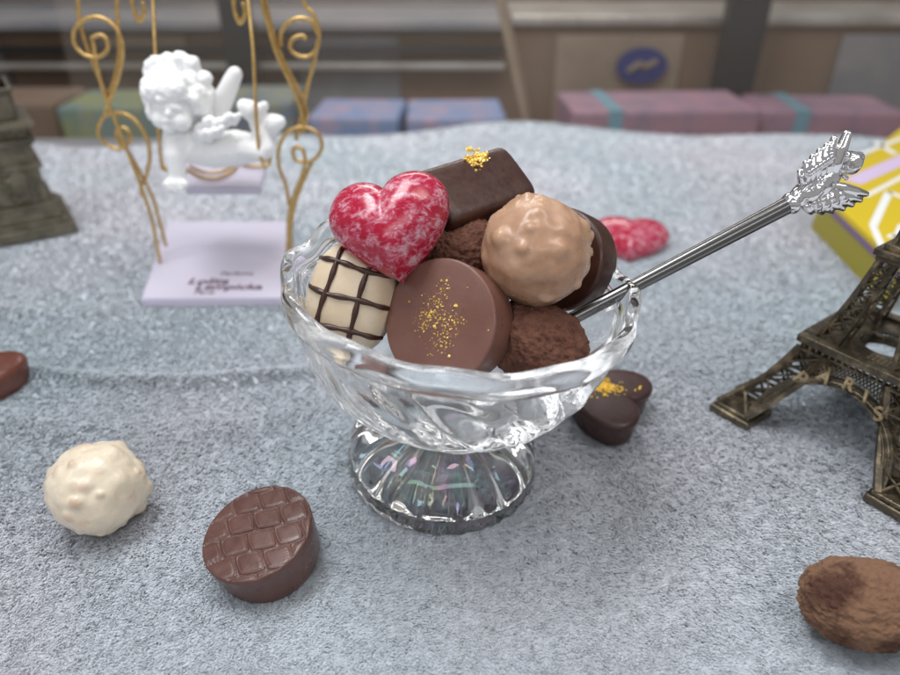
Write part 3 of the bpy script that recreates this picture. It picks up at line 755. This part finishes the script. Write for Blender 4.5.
blob(mb, cpt(168, 114, -1.16), .14, 2); capsule(mb, [cpt(165, 121, -1.06), cpt(172, 121, -1.1)], [.08, .08]); capsule(mb, [cpt(158, 107, -.95), cpt(164, 106, -1.05)], [.09, .09]); capsule(mb, [cpt(173, 107, -1.08), cpt(181, 109, -1.0)], [.09, .09])
blob(mb, cpt(172, 106, -.78), .36, 3)
cb = fuse('body', mb, .055, M_porc, cher, 4)
mb = MB(); r = random.Random(5)
for k in range(95):
    d = Vector((r.gauss(0, 1), r.gauss(0, 1), r.gauss(0, 1))).normalized()
    if d.y < -.35 and d.z < .35: continue
    if d.z < -.6: continue
    blob(mb, cpt(177, 98, -.02) + Vector((d.x * 1.02, d.y * .9, d.z * .88)), r.uniform(.34, .46), 2)
for x, y, s in ((152, 66, .3), (150, 73, .28), (156, 62, .28), (205, 78, .3), (208, 92, .3), (196, 118, .26), (202, 112, .28), (148, 92, .26), (150, 104, .26), (153, 114, .24), (180, 60, .34), (192, 64, .34), (168, 60, .3)):
    blob(mb, cpt(x, y, .1), s, 2)
for i in range(8): blob(mb, cpt(160 + i * 5, 96 - 5 * math.sin(i * .5) + 3, -1.0 + .05 * i), .2, 2)
fuse('hair', mb, .055, M_porc, cher, 5, fn=lambda p: .05 * noise.noise(p * 5))
for sgn, pts in ((0, ((198, 128, -.5, .18), (208, 122, -.6, .24), (218, 124, -.65, .24), (228, 118, -.6, .2), (237, 117, -.6, .15))), (1, ((196, 134, -.6, .16), (204, 134, -.75, .2), (212, 133, -.8, .2), (220, 130, -.8, .16)))):
    mb = MB()
    for i, (x, y, dy, s) in enumerate(pts):
        capsule(mb, [cpt(x - 3, y + 6, dy + .25), cpt(x, y, dy)], [s * .9, s]); blob(mb, cpt(x + 2, y - 2, dy - .05), s * .8, 2)
    fuse('wing', mb, .05, M_porc, cher, 1)

# ------------------------------------------------------------------ triumphal arch miniature
ang = math.atan2(2.0, 2.95); fr = Matrix.Rotation(ang, 3, 'Z')
ARC = Vector((-19.40, 32.9, 0)) + fr @ Vector((-4.35, 2.5, 0))
arc = thing('arch_miniature', 'small weathered metal triumphal arch on a plinth cut off at the left edge', 'souvenir', ARC, fr)
mb = MB(); box(mb, (-4.35, -2.5, .02), (4.35, 2.5, .62), bev=.07); box(mb, (-4.15, -2.3, .62), (4.15, 2.3, .8), bev=.04); build('plinth', mb, M_arc, arc, False)
def pier(sx):
    mb = MB(); x0, x1 = (1.35, 3.55)
    def bx(e, z0, z1, bv=.03):
        a, b = sorted((sx * (x0 - e), sx * (x1 + e))); box(mb, (a, -1.75 - e, z0), (b, 1.75 + e, z1), bev=bv)
    bx(.28, .8, 1.15); bx(.2, 1.15, 1.5); bx(.26, 1.5, 1.65); bx(0, 1.65, 3.45, .02); return mb
for sx in (-1, 1):
    o = build('pier', pier(sx), M_arc, arc, False)
    mb = MB(); r = random.Random(21 + sx)
    for k in range(60):                                          # carved figure group on the front of the pier
        a = r.uniform(0, 1); x = sx * 2.45 + r.gauss(0, .32) * (1.1 - .5 * a); z = 1.75 + 1.45 * a
        capsule(mb, [(x, -1.78, z), (x + r.uniform(-.25, .25), -1.86, z + r.uniform(.05, .4))], [r.uniform(.06, .14), .06])
    fuse('relief', mb, .05, M_arc, o, 1)
    for k in range(5):
        mb = MB(); box(mb, (sx * 3.56 - .02, -1.3 + k * .6, 1.8), (sx * 3.56 + .06, -1.0 + k * .6, 3.3), bev=.03)
    build('side_panel', mb, M_arc, o, False)
mb = MB(); N_ = 24                                                # wall with the arched opening
poly = [(3.5, 3.45), (3.5, 5.3), (-3.5, 5.3), (-3.5, 3.45), (-1.35, 3.45)] + [(-1.35 * math.cos(math.pi * i / N_), 3.45 + 1.35 * math.sin(math.pi * i / N_)) for i in range(1, N_)] + [(1.35, 3.45)]
prism(mb, poly, -1.7, 1.7, Matrix(((1, 0, 0, 0), (0, 0, 1, 0), (0, 1, 0, 0), (0, 0, 0, 1))))
build('vault', mb, M_arc, arc, False)
mb = MB()
for e, z0, z1 in ((.22, 3.4, 3.62), (.1, 3.62, 3.72), (.16, 4.55, 4.66), (.26, 4.66, 4.85), (.2, 5.3, 5.42), (.42, 5.42, 5.62), (.3, 5.62, 5.7)):
    if z0 < 4:
        for sx in (-1, 1):
            a, b = sorted((sx * 1.4, sx * (3.5 + e))); box(mb, (a, -1.7 - e, z0), (b, 1.7 + e, z1), bev=.03)
    else: box(mb, (-3.5 - e, -1.7 - e, z0), (3.5 + e, 1.7 + e, z1), bev=.03)
build('cornice', mb, M_arc, arc, False)
mb = MB(); box(mb, (-3.35, -1.55, 5.7), (3.35, 1.55, 7.2), bev=.04)
for k in range(14):
    x = -3.1 + k * .477; box(mb, (x - .13, -1.62, 5.85), (x + .13, -1.5, 6.9), bev=.03)
for k in range(6):
    y = -1.2 + k * .48; box(mb, (3.3, y - .13, 5.85), (3.42, y + .13, 6.9), bev=.03)
box(mb, (-3.5, -1.7, 7.0), (3.5, 1.7, 7.2), bev=.04); box(mb, (-3.1, -1.3, 7.2), (3.1, 1.3, 8.5), bev=.05); build('attic', mb, M_arc, arc, False)
mb = MB()
for k in range(26):
    x = -3.3 + k * .264; blob(mb, (x, -1.72, 4.98 + .05 * math.sin(k * 2.3)), (.09, .08, .2), 2)
build('frieze', mb, M_arc, arc)

# ------------------------------------------------------------------ lattice tower miniature
u_ = Vector((.588, -.809, 0)).normalized(); v_ = Vector((-u_.y, u_.x, 0))
TC = Vector((8.7, 17.9, 0)) + (u_ + v_) * 3.22
tower = thing('tower_miniature', 'antique brass lattice tower model marked PARIS standing at the right edge', 'souvenir', TC, Matrix((u_, v_, Vector((0, 0, 1)))).transposed())
def lat_leg(mb, B, T, n, rb, rx, bow=0.0, cen=None):
    def P(i, t):
        p = Vector(B[i]).lerp(Vector(T[i]), t)
        if bow: p = p + (Vector((0, 0, p.z)) - p) * bow * math.sin(math.pi * t) * .25
        return p
    m = n
    for i in range(4):
        for k in range(m): bar(mb, P(i, k / m), P(i, (k + 1) / m + .02), rb, rb)
    for i in range(4):
        j = (i + 1) % 4
        for k in range(m):
            a, b, c_, d = P(i, k / m), P(j, k / m), P(i, (k + 1) / m), P(j, (k + 1) / m)
            bar(mb, a, d, rx, rx * .8); bar(mb, b, c_, rx * .9, rx * .7); bar(mb, c_, d, rx * 1.1)
def sq(cx, cy, h, z): return [(cx - h, cy - h, z), (cx + h, cy - h, z), (cx + h, cy + h, z), (cx - h, cy + h, z)]
for sx, sy in ((-1, -1), (1, -1), (1, 1), (-1, 1)):
    mb = MB(); box(mb, (sx * 2.55 - .72, sy * 2.55 - .72, -.02), (sx * 2.55 + .72, sy * 2.55 + .72, .28), bev=.07)
    box(mb, (sx * 2.55 - .62, sy * 2.55 - .62, .28), (sx * 2.55 + .62, sy * 2.55 + .62, .42), bev=.04)
    build('foot', mb, M_bronze, tower, False)
    mb = MB(); lat_leg(mb, sq(sx * 2.58, sy * 2.58, .52, .4), sq(sx * 1.32, sy * 1.32, .40, 2.72), 4, .17, .07, .35)
    build('leg', mb, M_bronze, tower, False)
    mb = MB(); lat_leg(mb, sq(sx * 1.12, sy * 1.12, .33, 3.12), sq(sx * .56, sy * .56, .21, 5.8), 6, .10, .045, .25)
    build('upper_leg', mb, M_bronze, tower, False)
for q in range(4):
    Mq = Matrix.Rotation(math.pi / 2 * q, 4, 'Z')
    mb = MB(); n = 30; rad0, rad1 = 1.86, 2.14
    def ap(r_, a, y): return Mq @ Vector((r_ * math.cos(a), y, .42 + (r_ * math.sin(a)) * .93))
    yf = lambda a: -2.9 + 1.12 * math.sin(a) * .93
    v = []; f = []
    for i in range(n + 1):
        a = math.pi * i / n; y = yf(a)
        v += [ap(rad0, a, y - .06), ap(rad1, a, y - .06), ap(rad1, a, y + .12), ap(rad0, a, y + .12)]
    for i in range(n):
        for k in range(4): f.append((i * 4 + k, i * 4 + (k + 1) % 4, (i + 1) * 4 + (k + 1) % 4, (i + 1) * 4 + k))
    f += [(0, 1, 2, 3), (n * 4 + 3, n * 4 + 2, n * 4 + 1, n * 4)]
    mb.add(v, f)
    for k in range(2):                                            # ribs of the arch edge
        P = [ap(rad0 + .02 + .14 * k, math.pi * i / n, yf(math.pi * i / n) - .08) for i in range(n + 1)]; tube(mb, P, .028, 6)
    for i in range(26):                                           # small crosses between arch and platform
        x = -1.35 + 2.7 * i / 25; 
        zt = 2.72; zb = .42 + .93 * math.sqrt(max(rad1 ** 2 - x * x, 0)) + .02; zb = min(zb, 2.5)
        if i < 25:
            x2 = x + .108; m = max(1, round((zt - zb) / .16))
            for k in range(m):
                z0 = zb + (zt - zb) * k / m; z1 = zb + (zt - zb) * (k + 1) / m
                Y = lambda z: -2.9 + (z - .42) * .58 + .0
                bar(mb, Mq @ Vector((x, Y(z0), z0)), Mq @ Vector((x2, Y(z1), z1)), .028); bar(mb, Mq @ Vector((x2, Y(z0), z0)), Mq @ Vector((x, Y(z1), z1)), .028)
    o = build('arch', mb, M_bronze, tower, False)
    if q == 0:
        for ch, deg, sz in (('P', 128, .58), ('A', 108, .50), ('R', 88, .50), ('I', 72, .50), ('S', 55, .56)):
            a = R(deg); r_ = 2.06; p = Vector((r_ * math.cos(a), yf(a) - .23, .42 + r_ * math.sin(a) * .93))
            tl = math.atan(1.12 / 1.9)
            M = Matrix.Translation(p) @ Matrix.Rotation(-(math.pi / 2 - a) * .75, 4, 'Y') @ Matrix.Rotation(math.pi / 2 - tl * .8, 4, 'X')
            build('letter', MB().add(*text_mesh(ch, sz, .035, M, 'CENTER', bold=.018)), M_bronze_hi, o, False)
# platform with round opening
def holed_slab(mb, h, rh, z0, z1, n=48):
    v = []; f = []
    for z in (z0, z1):
        for k in range(n):
            a = 2 * math.pi * k / n; v.append((rh * math.cos(a), rh * math.sin(a), z))
        for k in range(n):
            a = 2 * math.pi * k / n; m = h / max(abs(math.cos(a)), abs(math.sin(a))); v.append((m * math.cos(a), m * math.sin(a), z))
    for k in range(n):
        l = (k + 1) % n
        f += [(2 * n + k, 3 * n + k, 3 * n + l, 2 * n + l), (k, l, n + l, n + k), (n + k, n + l, 3 * n + l, 3 * n + k), (k, 2 * n + k, 2 * n + l, l)]
    mb.add(v, f)
mb = MB(); holed_slab(mb, 1.72, .74, 3.0, 3.08); 
for s in (-1, 1):
    box(mb, (-1.84, s * 1.66 - .18, 2.96), (1.84, s * 1.66 + .18, 3.2), bev=.03)
    box(mb, (s * 1.66 - .18, -1.478, 2.961), (s * 1.66 + .18, 1.478, 3.199), bev=.0)
for q in range(4):
    Mq = Matrix.Rotation(math.pi / 2 * q, 4, 'Z')
    box(mb, (-1.62, -1.7, 2.70), (1.62, -1.58, 2.78), M=Mq)
    for k in range(17): x = -1.6 + 3.2 * k / 16; bar(mb, Mq @ Vector((x, -1.68, 2.74)), Mq @ Vector((x, -1.72, 2.98)), .07)
pf = build('platform', mb, M_bronze, tower, False)
mb = MB(); r = random.Random(2)
for k in range(9):
    for j in range(3): box(mb, (.0 + k * .13, -1.25 + j * .13, 3.082), (.06 + k * .13, -1.19 + j * .13, 3.09))
build('deck_dots', mb, M_bronze_hi, pf, False)
mb = MB(); box(mb, (-.86, -.86, 5.8), (.86, .86, 5.92), bev=.02); box(mb, (-.94, -.94, 5.95), (.94, .94, 6.15), bev=.03); box(mb, (-.78, -.78, 6.15), (.78, .78, 6.3), bev=.02)
build('second_platform', mb, M_bronze, tower, False)
mb = MB(); lat_leg(mb, sq(0, 0, .6, 6.3), sq(0, 0, .34, 8.6), 7, .11, .05, .1); lat_leg(mb, sq(0, 0, .34, 8.6), sq(0, 0, .16, 14.2), 16, .07, .035, .1)
box(mb, (-.3, -.3, 14.2), (.3, .3, 14.5), bev=.03); box(mb, (-.16, -.16, 14.5), (.16, .16, 15.0), bev=.03); tube(mb, [(0, 0, 15), (0, 0, 16.4)], [.06, .02], 8)
build('spire', mb, M_bronze, tower, False)

# ------------------------------------------------------------------ yellow box
TZ = 2.0
P0 = on_z(822, 192, TZ); P1 = on_z(888, 253, TZ); d = (P1 - P0).normalized(); P1 = P0 + d * 9; P2 = on_z(900, 129, TZ); d2 = (P2 - P0).normalized()
P3 = P0 + d2 * 17; P4 = P1 + d2 * 17
bxo = thing('gift_box', 'bright yellow box with white and lilac print behind the brass tower', 'box', (P0.x, P0.y, 0))
B0 = Vector((P0.x, P0.y, 0))
poly = [P0 - B0, P1 - B0, P4 - B0, P3 - B0]
mb = MB(); prism(mb, [(p.x, p.y) for p in poly], .02, TZ - .25); build('carton', mb, M_olive, bxo, False)
mb = MB(); cc = sum(poly, Vector()) / 4
prism(mb, [((p.x - cc.x) * 1.004 + cc.x, (p.y - cc.y) * 1.004 + cc.y) for p in poly], TZ - .25, TZ); lid = build('lid', mb, M_yellow, bxo, False)
def stripes(name, m, segs, zt):
    mb = MB()
    for (a, b, w) in segs:
        pa = on_z(*a, TZ + zt) - B0; pb = on_z(*b, TZ + zt) - B0; bar(mb, pa, pb, w, .012)
    return build(name, mb, m, lid, False)
stripes('white_lettering', M_print, [((858, 155), (915, 133), .34), ((875, 141), (895, 154), .4), ((866, 196), (915, 170), .28), ((889, 192), (873, 226), .36), ((873, 226), (886, 256), .3), ((889, 192), (915, 202), .36), ((888, 235), (915, 243), .45), ((896, 238), (902, 225), .3)], .006)
stripes('lilac_stripe', M_lilac, [((852, 182), (915, 154), .95)], .003)
mb = MB(); a = P0 - B0; b = P1 - B0; off = Vector((-.012, 0, 0)); nn = d.cross(Vector((0, 0, 1)))
if nn.x > 0: nn = -nn
bar(mb, a + nn * .03 + Vector((0, 0, -.42)), b + nn * .03 + Vector((0, 0, -.42)), .02, .3); build('band', mb, M_plum, bxo, False)

# ------------------------------------------------------------------ shop counter behind the blanket
def simple(name, label, cat, lo, hi, m, bev=.3, rz=0.0, group=None):
    cx, cy = (lo[0] + hi[0]) / 2, (lo[1] + hi[1]) / 2
    mb = MB(); box(mb, (lo[0] - cx, lo[1] - cy, 0), (hi[0] - cx, hi[1] - cy, hi[2] - lo[2]), bev=bev)
    o = build(name, mb, m, None, False); o.location = (cx, cy, lo[2]); o.rotation_euler.z = R(rz)
    return tag(o, label, cat, group)
C = lambda n, c, r=.6, **k: mat(n, c, r, **k)
M_brown = C('brown_card', (.20, .14, .10), .7, c2=(.19, .12, .08), scale=.12)
M_tan = C('tan_card', (.30, .23, .17), .7, c2=(.24, .18, .13), scale=.1)
M_shelf = C('worn_metal_shelf', (.50, .47, .43), .35, metal=.5, c2=(.38, .34, .30), scale=.15)
M_grey = C('grey_panel', (.20, .20, .21), .5, c2=(.28, .26, .26), scale=.1)
M_black = C('black_post', (.012, .013, .016), .35)
M_pink = C('pink_wrap', (.36, .20, .25), .5, c2=(.24, .17, .23), scale=.3, mixr=(.42, .6))
M_blue = C('pale_blue_wrap', (.18, .27, .46), .5, c2=(.40, .30, .40), scale=.3, mixr=(.42, .6))
M_cyan = C('cyan_ribbon', (.16, .31, .38), .5)
M_green = C('olive_green_wrap', (.26, .27, .12), .6, c2=(.14, .22, .24), scale=.16, mixr=(.42, .58))
M_teal = C('slate_teal', (.13, .17, .22), .6, c2=(.26, .26, .16), scale=.25)
M_navy = C('navy_print', (.01, .025, .16), .5)
floor_m = C('shop_floor', (.40, .37, .34), .5, c2=(.32, .28, .25), scale=.03)
o = link_mesh('floor', [(-260, -60, -9), (260, -60, -9), (260, 260, -9), (-260, 260, -9)], [(0, 1, 2, 3)], floor_m, None, False); tag(o, kind='structure')
o = link_mesh('table_top', *(lambda m_: (m_.v, m_.f))(box(MB(), (-70, -20, -8.9), (70, 57.5, -1.9), bev=.3)), M_grey, None, False); tag(o, kind='structure')
# rear counter
ct = thing('display_counter', 'brown shop counter with pale metal top running behind the blanket', 'counter', (0, 86, -9))
mb = MB(); box(mb, (-90, 0, 0), (90, 2, 12.2), bev=.2); build('front_panel', mb, M_brown, ct, False)
mb = MB(); box(mb, (7, -1.2, 12.2), (90, 22, 13.4), bev=.3); build('shelf_top', mb, M_shelf, ct, False)
mb = MB(); box(mb, (-90, -1.2, 11.6), (6.6, 22, 12.8), bev=.3); build('shelf_top', mb, M_grey, ct, False)
mb = MB(); box(mb, (-90, 14, 13.4), (90, 16, 15.3), bev=.3); build('rear_rail', mb, M_brown, ct, False)
for k, (xx, w) in enumerate(((-60, 14), (-36, 10), (-12, 12), (20, 15), (52, 12), (76, 9))):
    mb = MB(); box(mb, (xx - w / 2, -.5, .5), (xx + w / 2, -.05, 11.2), bev=.15); build('door_panel', mb, M_tan if k % 2 else M_grey, ct, False)
for k, (zz, mm, hh) in enumerate(((3.0, M_grey, .9), (.6, M_black, .45), (-1.2, M_shelf, .7))):
    mb = MB(); box(mb, (-88, -2.6 - .2 * k, zz + 9), (6.4, -.6, zz + 9 + hh), bev=.12); build('rail', mb, mm, ct, False)
pk = on_y(642, 66, 84.5)
sg = thing('oval_sign', 'dark blue oval sticker with a pale emblem on the rear counter', 'sign', pk)
v = [(3.0 * math.cos(2 * math.pi * k / 40), 0, 2.0 * math.sin(2 * math.pi * k / 40)) for k in range(40)]
mb = MB(); mb.add([(a_, b_ + dy, c_) for dy in (0, .3) for a_, b_, c_ in v], [tuple(range(40)), tuple(range(40, 80))[::-1]] + [(i, 40 + i, 40 + (i + 1) % 40, (i + 1) % 40) for i in range(40)])
build('plate', mb, M_navy, sg, False)
mb = MB(); capsule(mb, [(-1.5, -.1, -.5), (-.3, -.1, .3), (.4, -.1, -.1), (1.5, -.1, .5)], [.3, .4, .35, .3]); build('emblem', mb, M_tan, sg)
for px, w, lab in ((247, 1.55, 'thick black upright post seen behind the cherub swing'), (723, 2.2, 'thick black upright post rising right of the blue oval sign')):
    p = on_y(px + 3, 110, 80); q_ = on_y(px + (4 if px < 500 else 12), 0, 80)
    t = thing('black_post', lab, 'post', (p.x, 80, -9), group='black posts behind the blanket')
    mb = MB(); box(mb, (-w, -1, 0), (w, 1, 30), bev=.25)
    build('upright', mb, M_black, t, False)
    mb = MB(); box(mb, (-w - .6, -1.6, 0), (w + .6, 1.6, 1), bev=.25); build('base', mb, M_black, t, False)
def wrapped(label, x0, x1, y, z0, z1, dep, m, ribs, grp, rz=0):
    t = thing('wrapped_box', label, 'box', ((x0 + x1) / 2, y, z0), Matrix.Rotation(R(rz), 3, 'Z'), grp); w = (x1 - x0) / 2
    mb = MB(); box(mb, (-w, 0, 0), (w, dep, z1 - z0), bev=.4); build('carton', mb, m, t, False)
    for k, q_ in enumerate(ribs):
        mb = MB(); box(mb, (q_ - .7, -.08, .05), (q_ + .7, dep + .08, z1 - z0 + .08), bev=.04); build('ribbon', mb, M_cyan, t, False)
Z0 = -9
wrapped('long pink wrapped box tied with a cyan ribbon, behind the spoon', 12.0, 31, 68, Z0, -2.2, 9, M_pink, (-5.2,), 'wrapped boxes behind the blanket', 3)
wrapped('pink box with cyan ribbon beside the black post, farther right', 31.8, 46, 70, Z0, -2.8, 8, M_pink, (-3.0,), 'wrapped boxes behind the blanket', -4)
wrapped('pale blue wrapped carton just left of the pink box', -4.2, 5.5, 66, Z0, -2.4, 8, M_blue, (), 'wrapped boxes behind the blanket', 2)
wrapped('pale blue wrapped carton behind the right side of the swing', -14.0, -5.0, 67, Z0, -2.6, 8, M_blue, (), 'wrapped boxes behind the blanket', -3)
wrapped('olive green carton seen between the arch miniature and the swing', -38, -24.5, 67, Z0, -1.6, 8, M_green, (), 'wrapped boxes behind the blanket', 2)
wrapped('slate teal carton behind the cherub', -24, -15.5, 68, Z0, -1.4, 8, M_teal, (), 'wrapped boxes behind the blanket', 0)
wrapped('dark carton standing behind the triumphal arch miniature', -56, -39.5, 69, Z0, -1.8, 8, M_brown, (), 'wrapped boxes behind the blanket', 0)
# leaning glass panels, reflected haze painted into their colour, and curtain-like strips
M_pane = bpy.data.materials.new('painted_haze_glass'); M_pane.use_nodes = True; nt_ = M_pane.node_tree; b_ = nt_.nodes['Principled BSDF']
b_.inputs['Base Color'].default_value = (.64, .55, .46, 1); b_.inputs['Roughness'].default_value = .12
tr_ = nt_.nodes.new('ShaderNodeBsdfTransparent'); mx_ = nt_.nodes.new('ShaderNodeMixShader'); mx_.inputs[0].default_value = .045
nt_.links.new(tr_.outputs[0], mx_.inputs[1]); nt_.links.new(b_.outputs[0], mx_.inputs[2]); nt_.links.new(mx_.outputs[0], nt_.nodes['Material Output'].inputs['Surface'])
def pane(label, q, y):
    P = [on_y(a, b, y) for a, b in q]; o0 = Vector((P[0].x, y, P[0].z))
    t = thing('glass_panel', label, 'glass panel', o0, group='glass panels behind the blanket')
    mb = MB(); v = [p - o0 for p in P] + [p - o0 + Vector((0, .4, 0)) for p in P]
    mb.add(v, [(0, 1, 2, 3), (7, 6, 5, 4), (0, 4, 5, 1), (1, 5, 6, 2), (2, 6, 7, 3), (3, 7, 4, 0)]); build('pane', mb, M_pane, t, False)
    mb = MB(); bar(mb, v[1] + Vector((0, .2, 0)), v[2] + Vector((0, .2, 0)), .45, .5); build('edge_strip', mb, M_tan, t, False)
pane('glass panel with painted-in reflection haze between the triumphal arch miniature and the marbled heart', [(85, 155), (532, 150), (492, -30), (48, -30)], 61)
pane('glass panel with painted-in reflection haze running to the right of the tan edge strip', [(1000, 155), (536, 150), (497, -30), (1000, -30)], 63)
wall_m = C('shop_wall', (.42, .38, .34), .7, c2=(.26, .22, .20), scale=.03)
o = link_mesh('back_wall', [(-260, 170, -9), (260, 170, -9), (260, 170, 60), (-260, 170, 60)], [(0, 1, 2, 3)], wall_m, None, False); tag(o, kind='structure')

# ------------------------------------------------------------------ light
w = bpy.data.worlds.new('World'); SC.world = w; w.use_nodes = True; nt = w.node_tree; bg = nt.nodes['Background']
tc = nt.nodes.new('ShaderNodeTexCoord'); sx_ = nt.nodes.new('ShaderNodeSeparateXYZ'); rp = nt.nodes.new('ShaderNodeValToRGB')
nt.links.new(tc.outputs['Generated'], sx_.inputs['Vector'])
mr = nt.nodes.new('ShaderNodeMapRange'); mr.inputs['From Min'].default_value = -1; nt.links.new(sx_.outputs['Z'], mr.inputs['Value']); nt.links.new(mr.outputs['Result'], rp.inputs['Fac'])
e = rp.color_ramp.elements; e[0].position = .42; e[0].color = (.34, .33, .32, 1); e[1].position = 1; e[1].color = (.50, .53, .58, 1)
k = e.new(.52); k.color = (.58, .57, .57, 1); k = e.new(.72); k.color = (.50, .515, .54, 1)
nt.links.new(rp.outputs['Color'], bg.inputs['Color']); bg.inputs['Strength'].default_value = .72
def area(name, loc, target, sx, sy, power, col=(1, 1, 1)):
    l = bpy.data.lights.new(name, 'AREA'); l.shape = 'RECTANGLE'; l.size = sx; l.size_y = sy; l.energy = power; l.color = col
    o = bpy.data.objects.new(name, l); COL.objects.link(o); o.location = loc
    o.rotation_euler = (Vector(target) - Vector(loc)).to_track_quat('-Z', 'Y').to_euler(); return o
area('window_light', (-16, 24, 66), (0, 15, 0), 36, 24, 31000, (.95, .98, 1))
area('ceiling_light', (30, 8, 70), (4, 20, 0), 12, 50, 15000, (1, .97, .93))
area('ceiling_light', (-38, 0, 55), (0, 18, 0), 10, 40, 8000, (.93, .97, 1))
area('front_fill_light', (4, -30, 42), (0, 16, 3), 60, 9, 6000, (.97, .98, 1))  # unseen fill added behind the camera for front light and rim streaks
area('ceiling_light', (0, 110, 60), (0, 90, -5), 60, 12, 25000, (1, .95, .88))

# ------------------------------------------------------------------ camera
cam = bpy.data.cameras.new('camera'); co = bpy.data.objects.new('camera', cam); COL.objects.link(co); SC.camera = co
co.location = (0, 0, CAM_H); co.rotation_euler = (math.pi / 2 - PITCH, 0, 0)
cam.sensor_fit = 'HORIZONTAL'; cam.sensor_width = 36; cam.lens = 36 * FP / 900; cam.clip_start = .5; cam.clip_end = 2000
cam.dof.use_dof = True; cam.dof.focus_distance = 16.6; cam.dof.aperture_fstop = .1
cam.sensor_width = 360; cam.lens = 360 * FP / 900; cam.dof.aperture_fstop = cam.lens * .001 / .28
SC.cycles.use_denoising = True; SC.cycles.max_bounces = 32; SC.cycles.transmission_bounces = 32; SC.cycles.glossy_bounces = 32; SC.cycles.diffuse_bounces = 4
SC.cycles.sample_clamp_indirect = 6; SC.cycles.blur_glossy = .3
SC.view_settings.view_transform = 'Standard'; SC.view_settings.look = 'None'; SC.view_settings.exposure = 0; SC.view_settings.gamma = 1
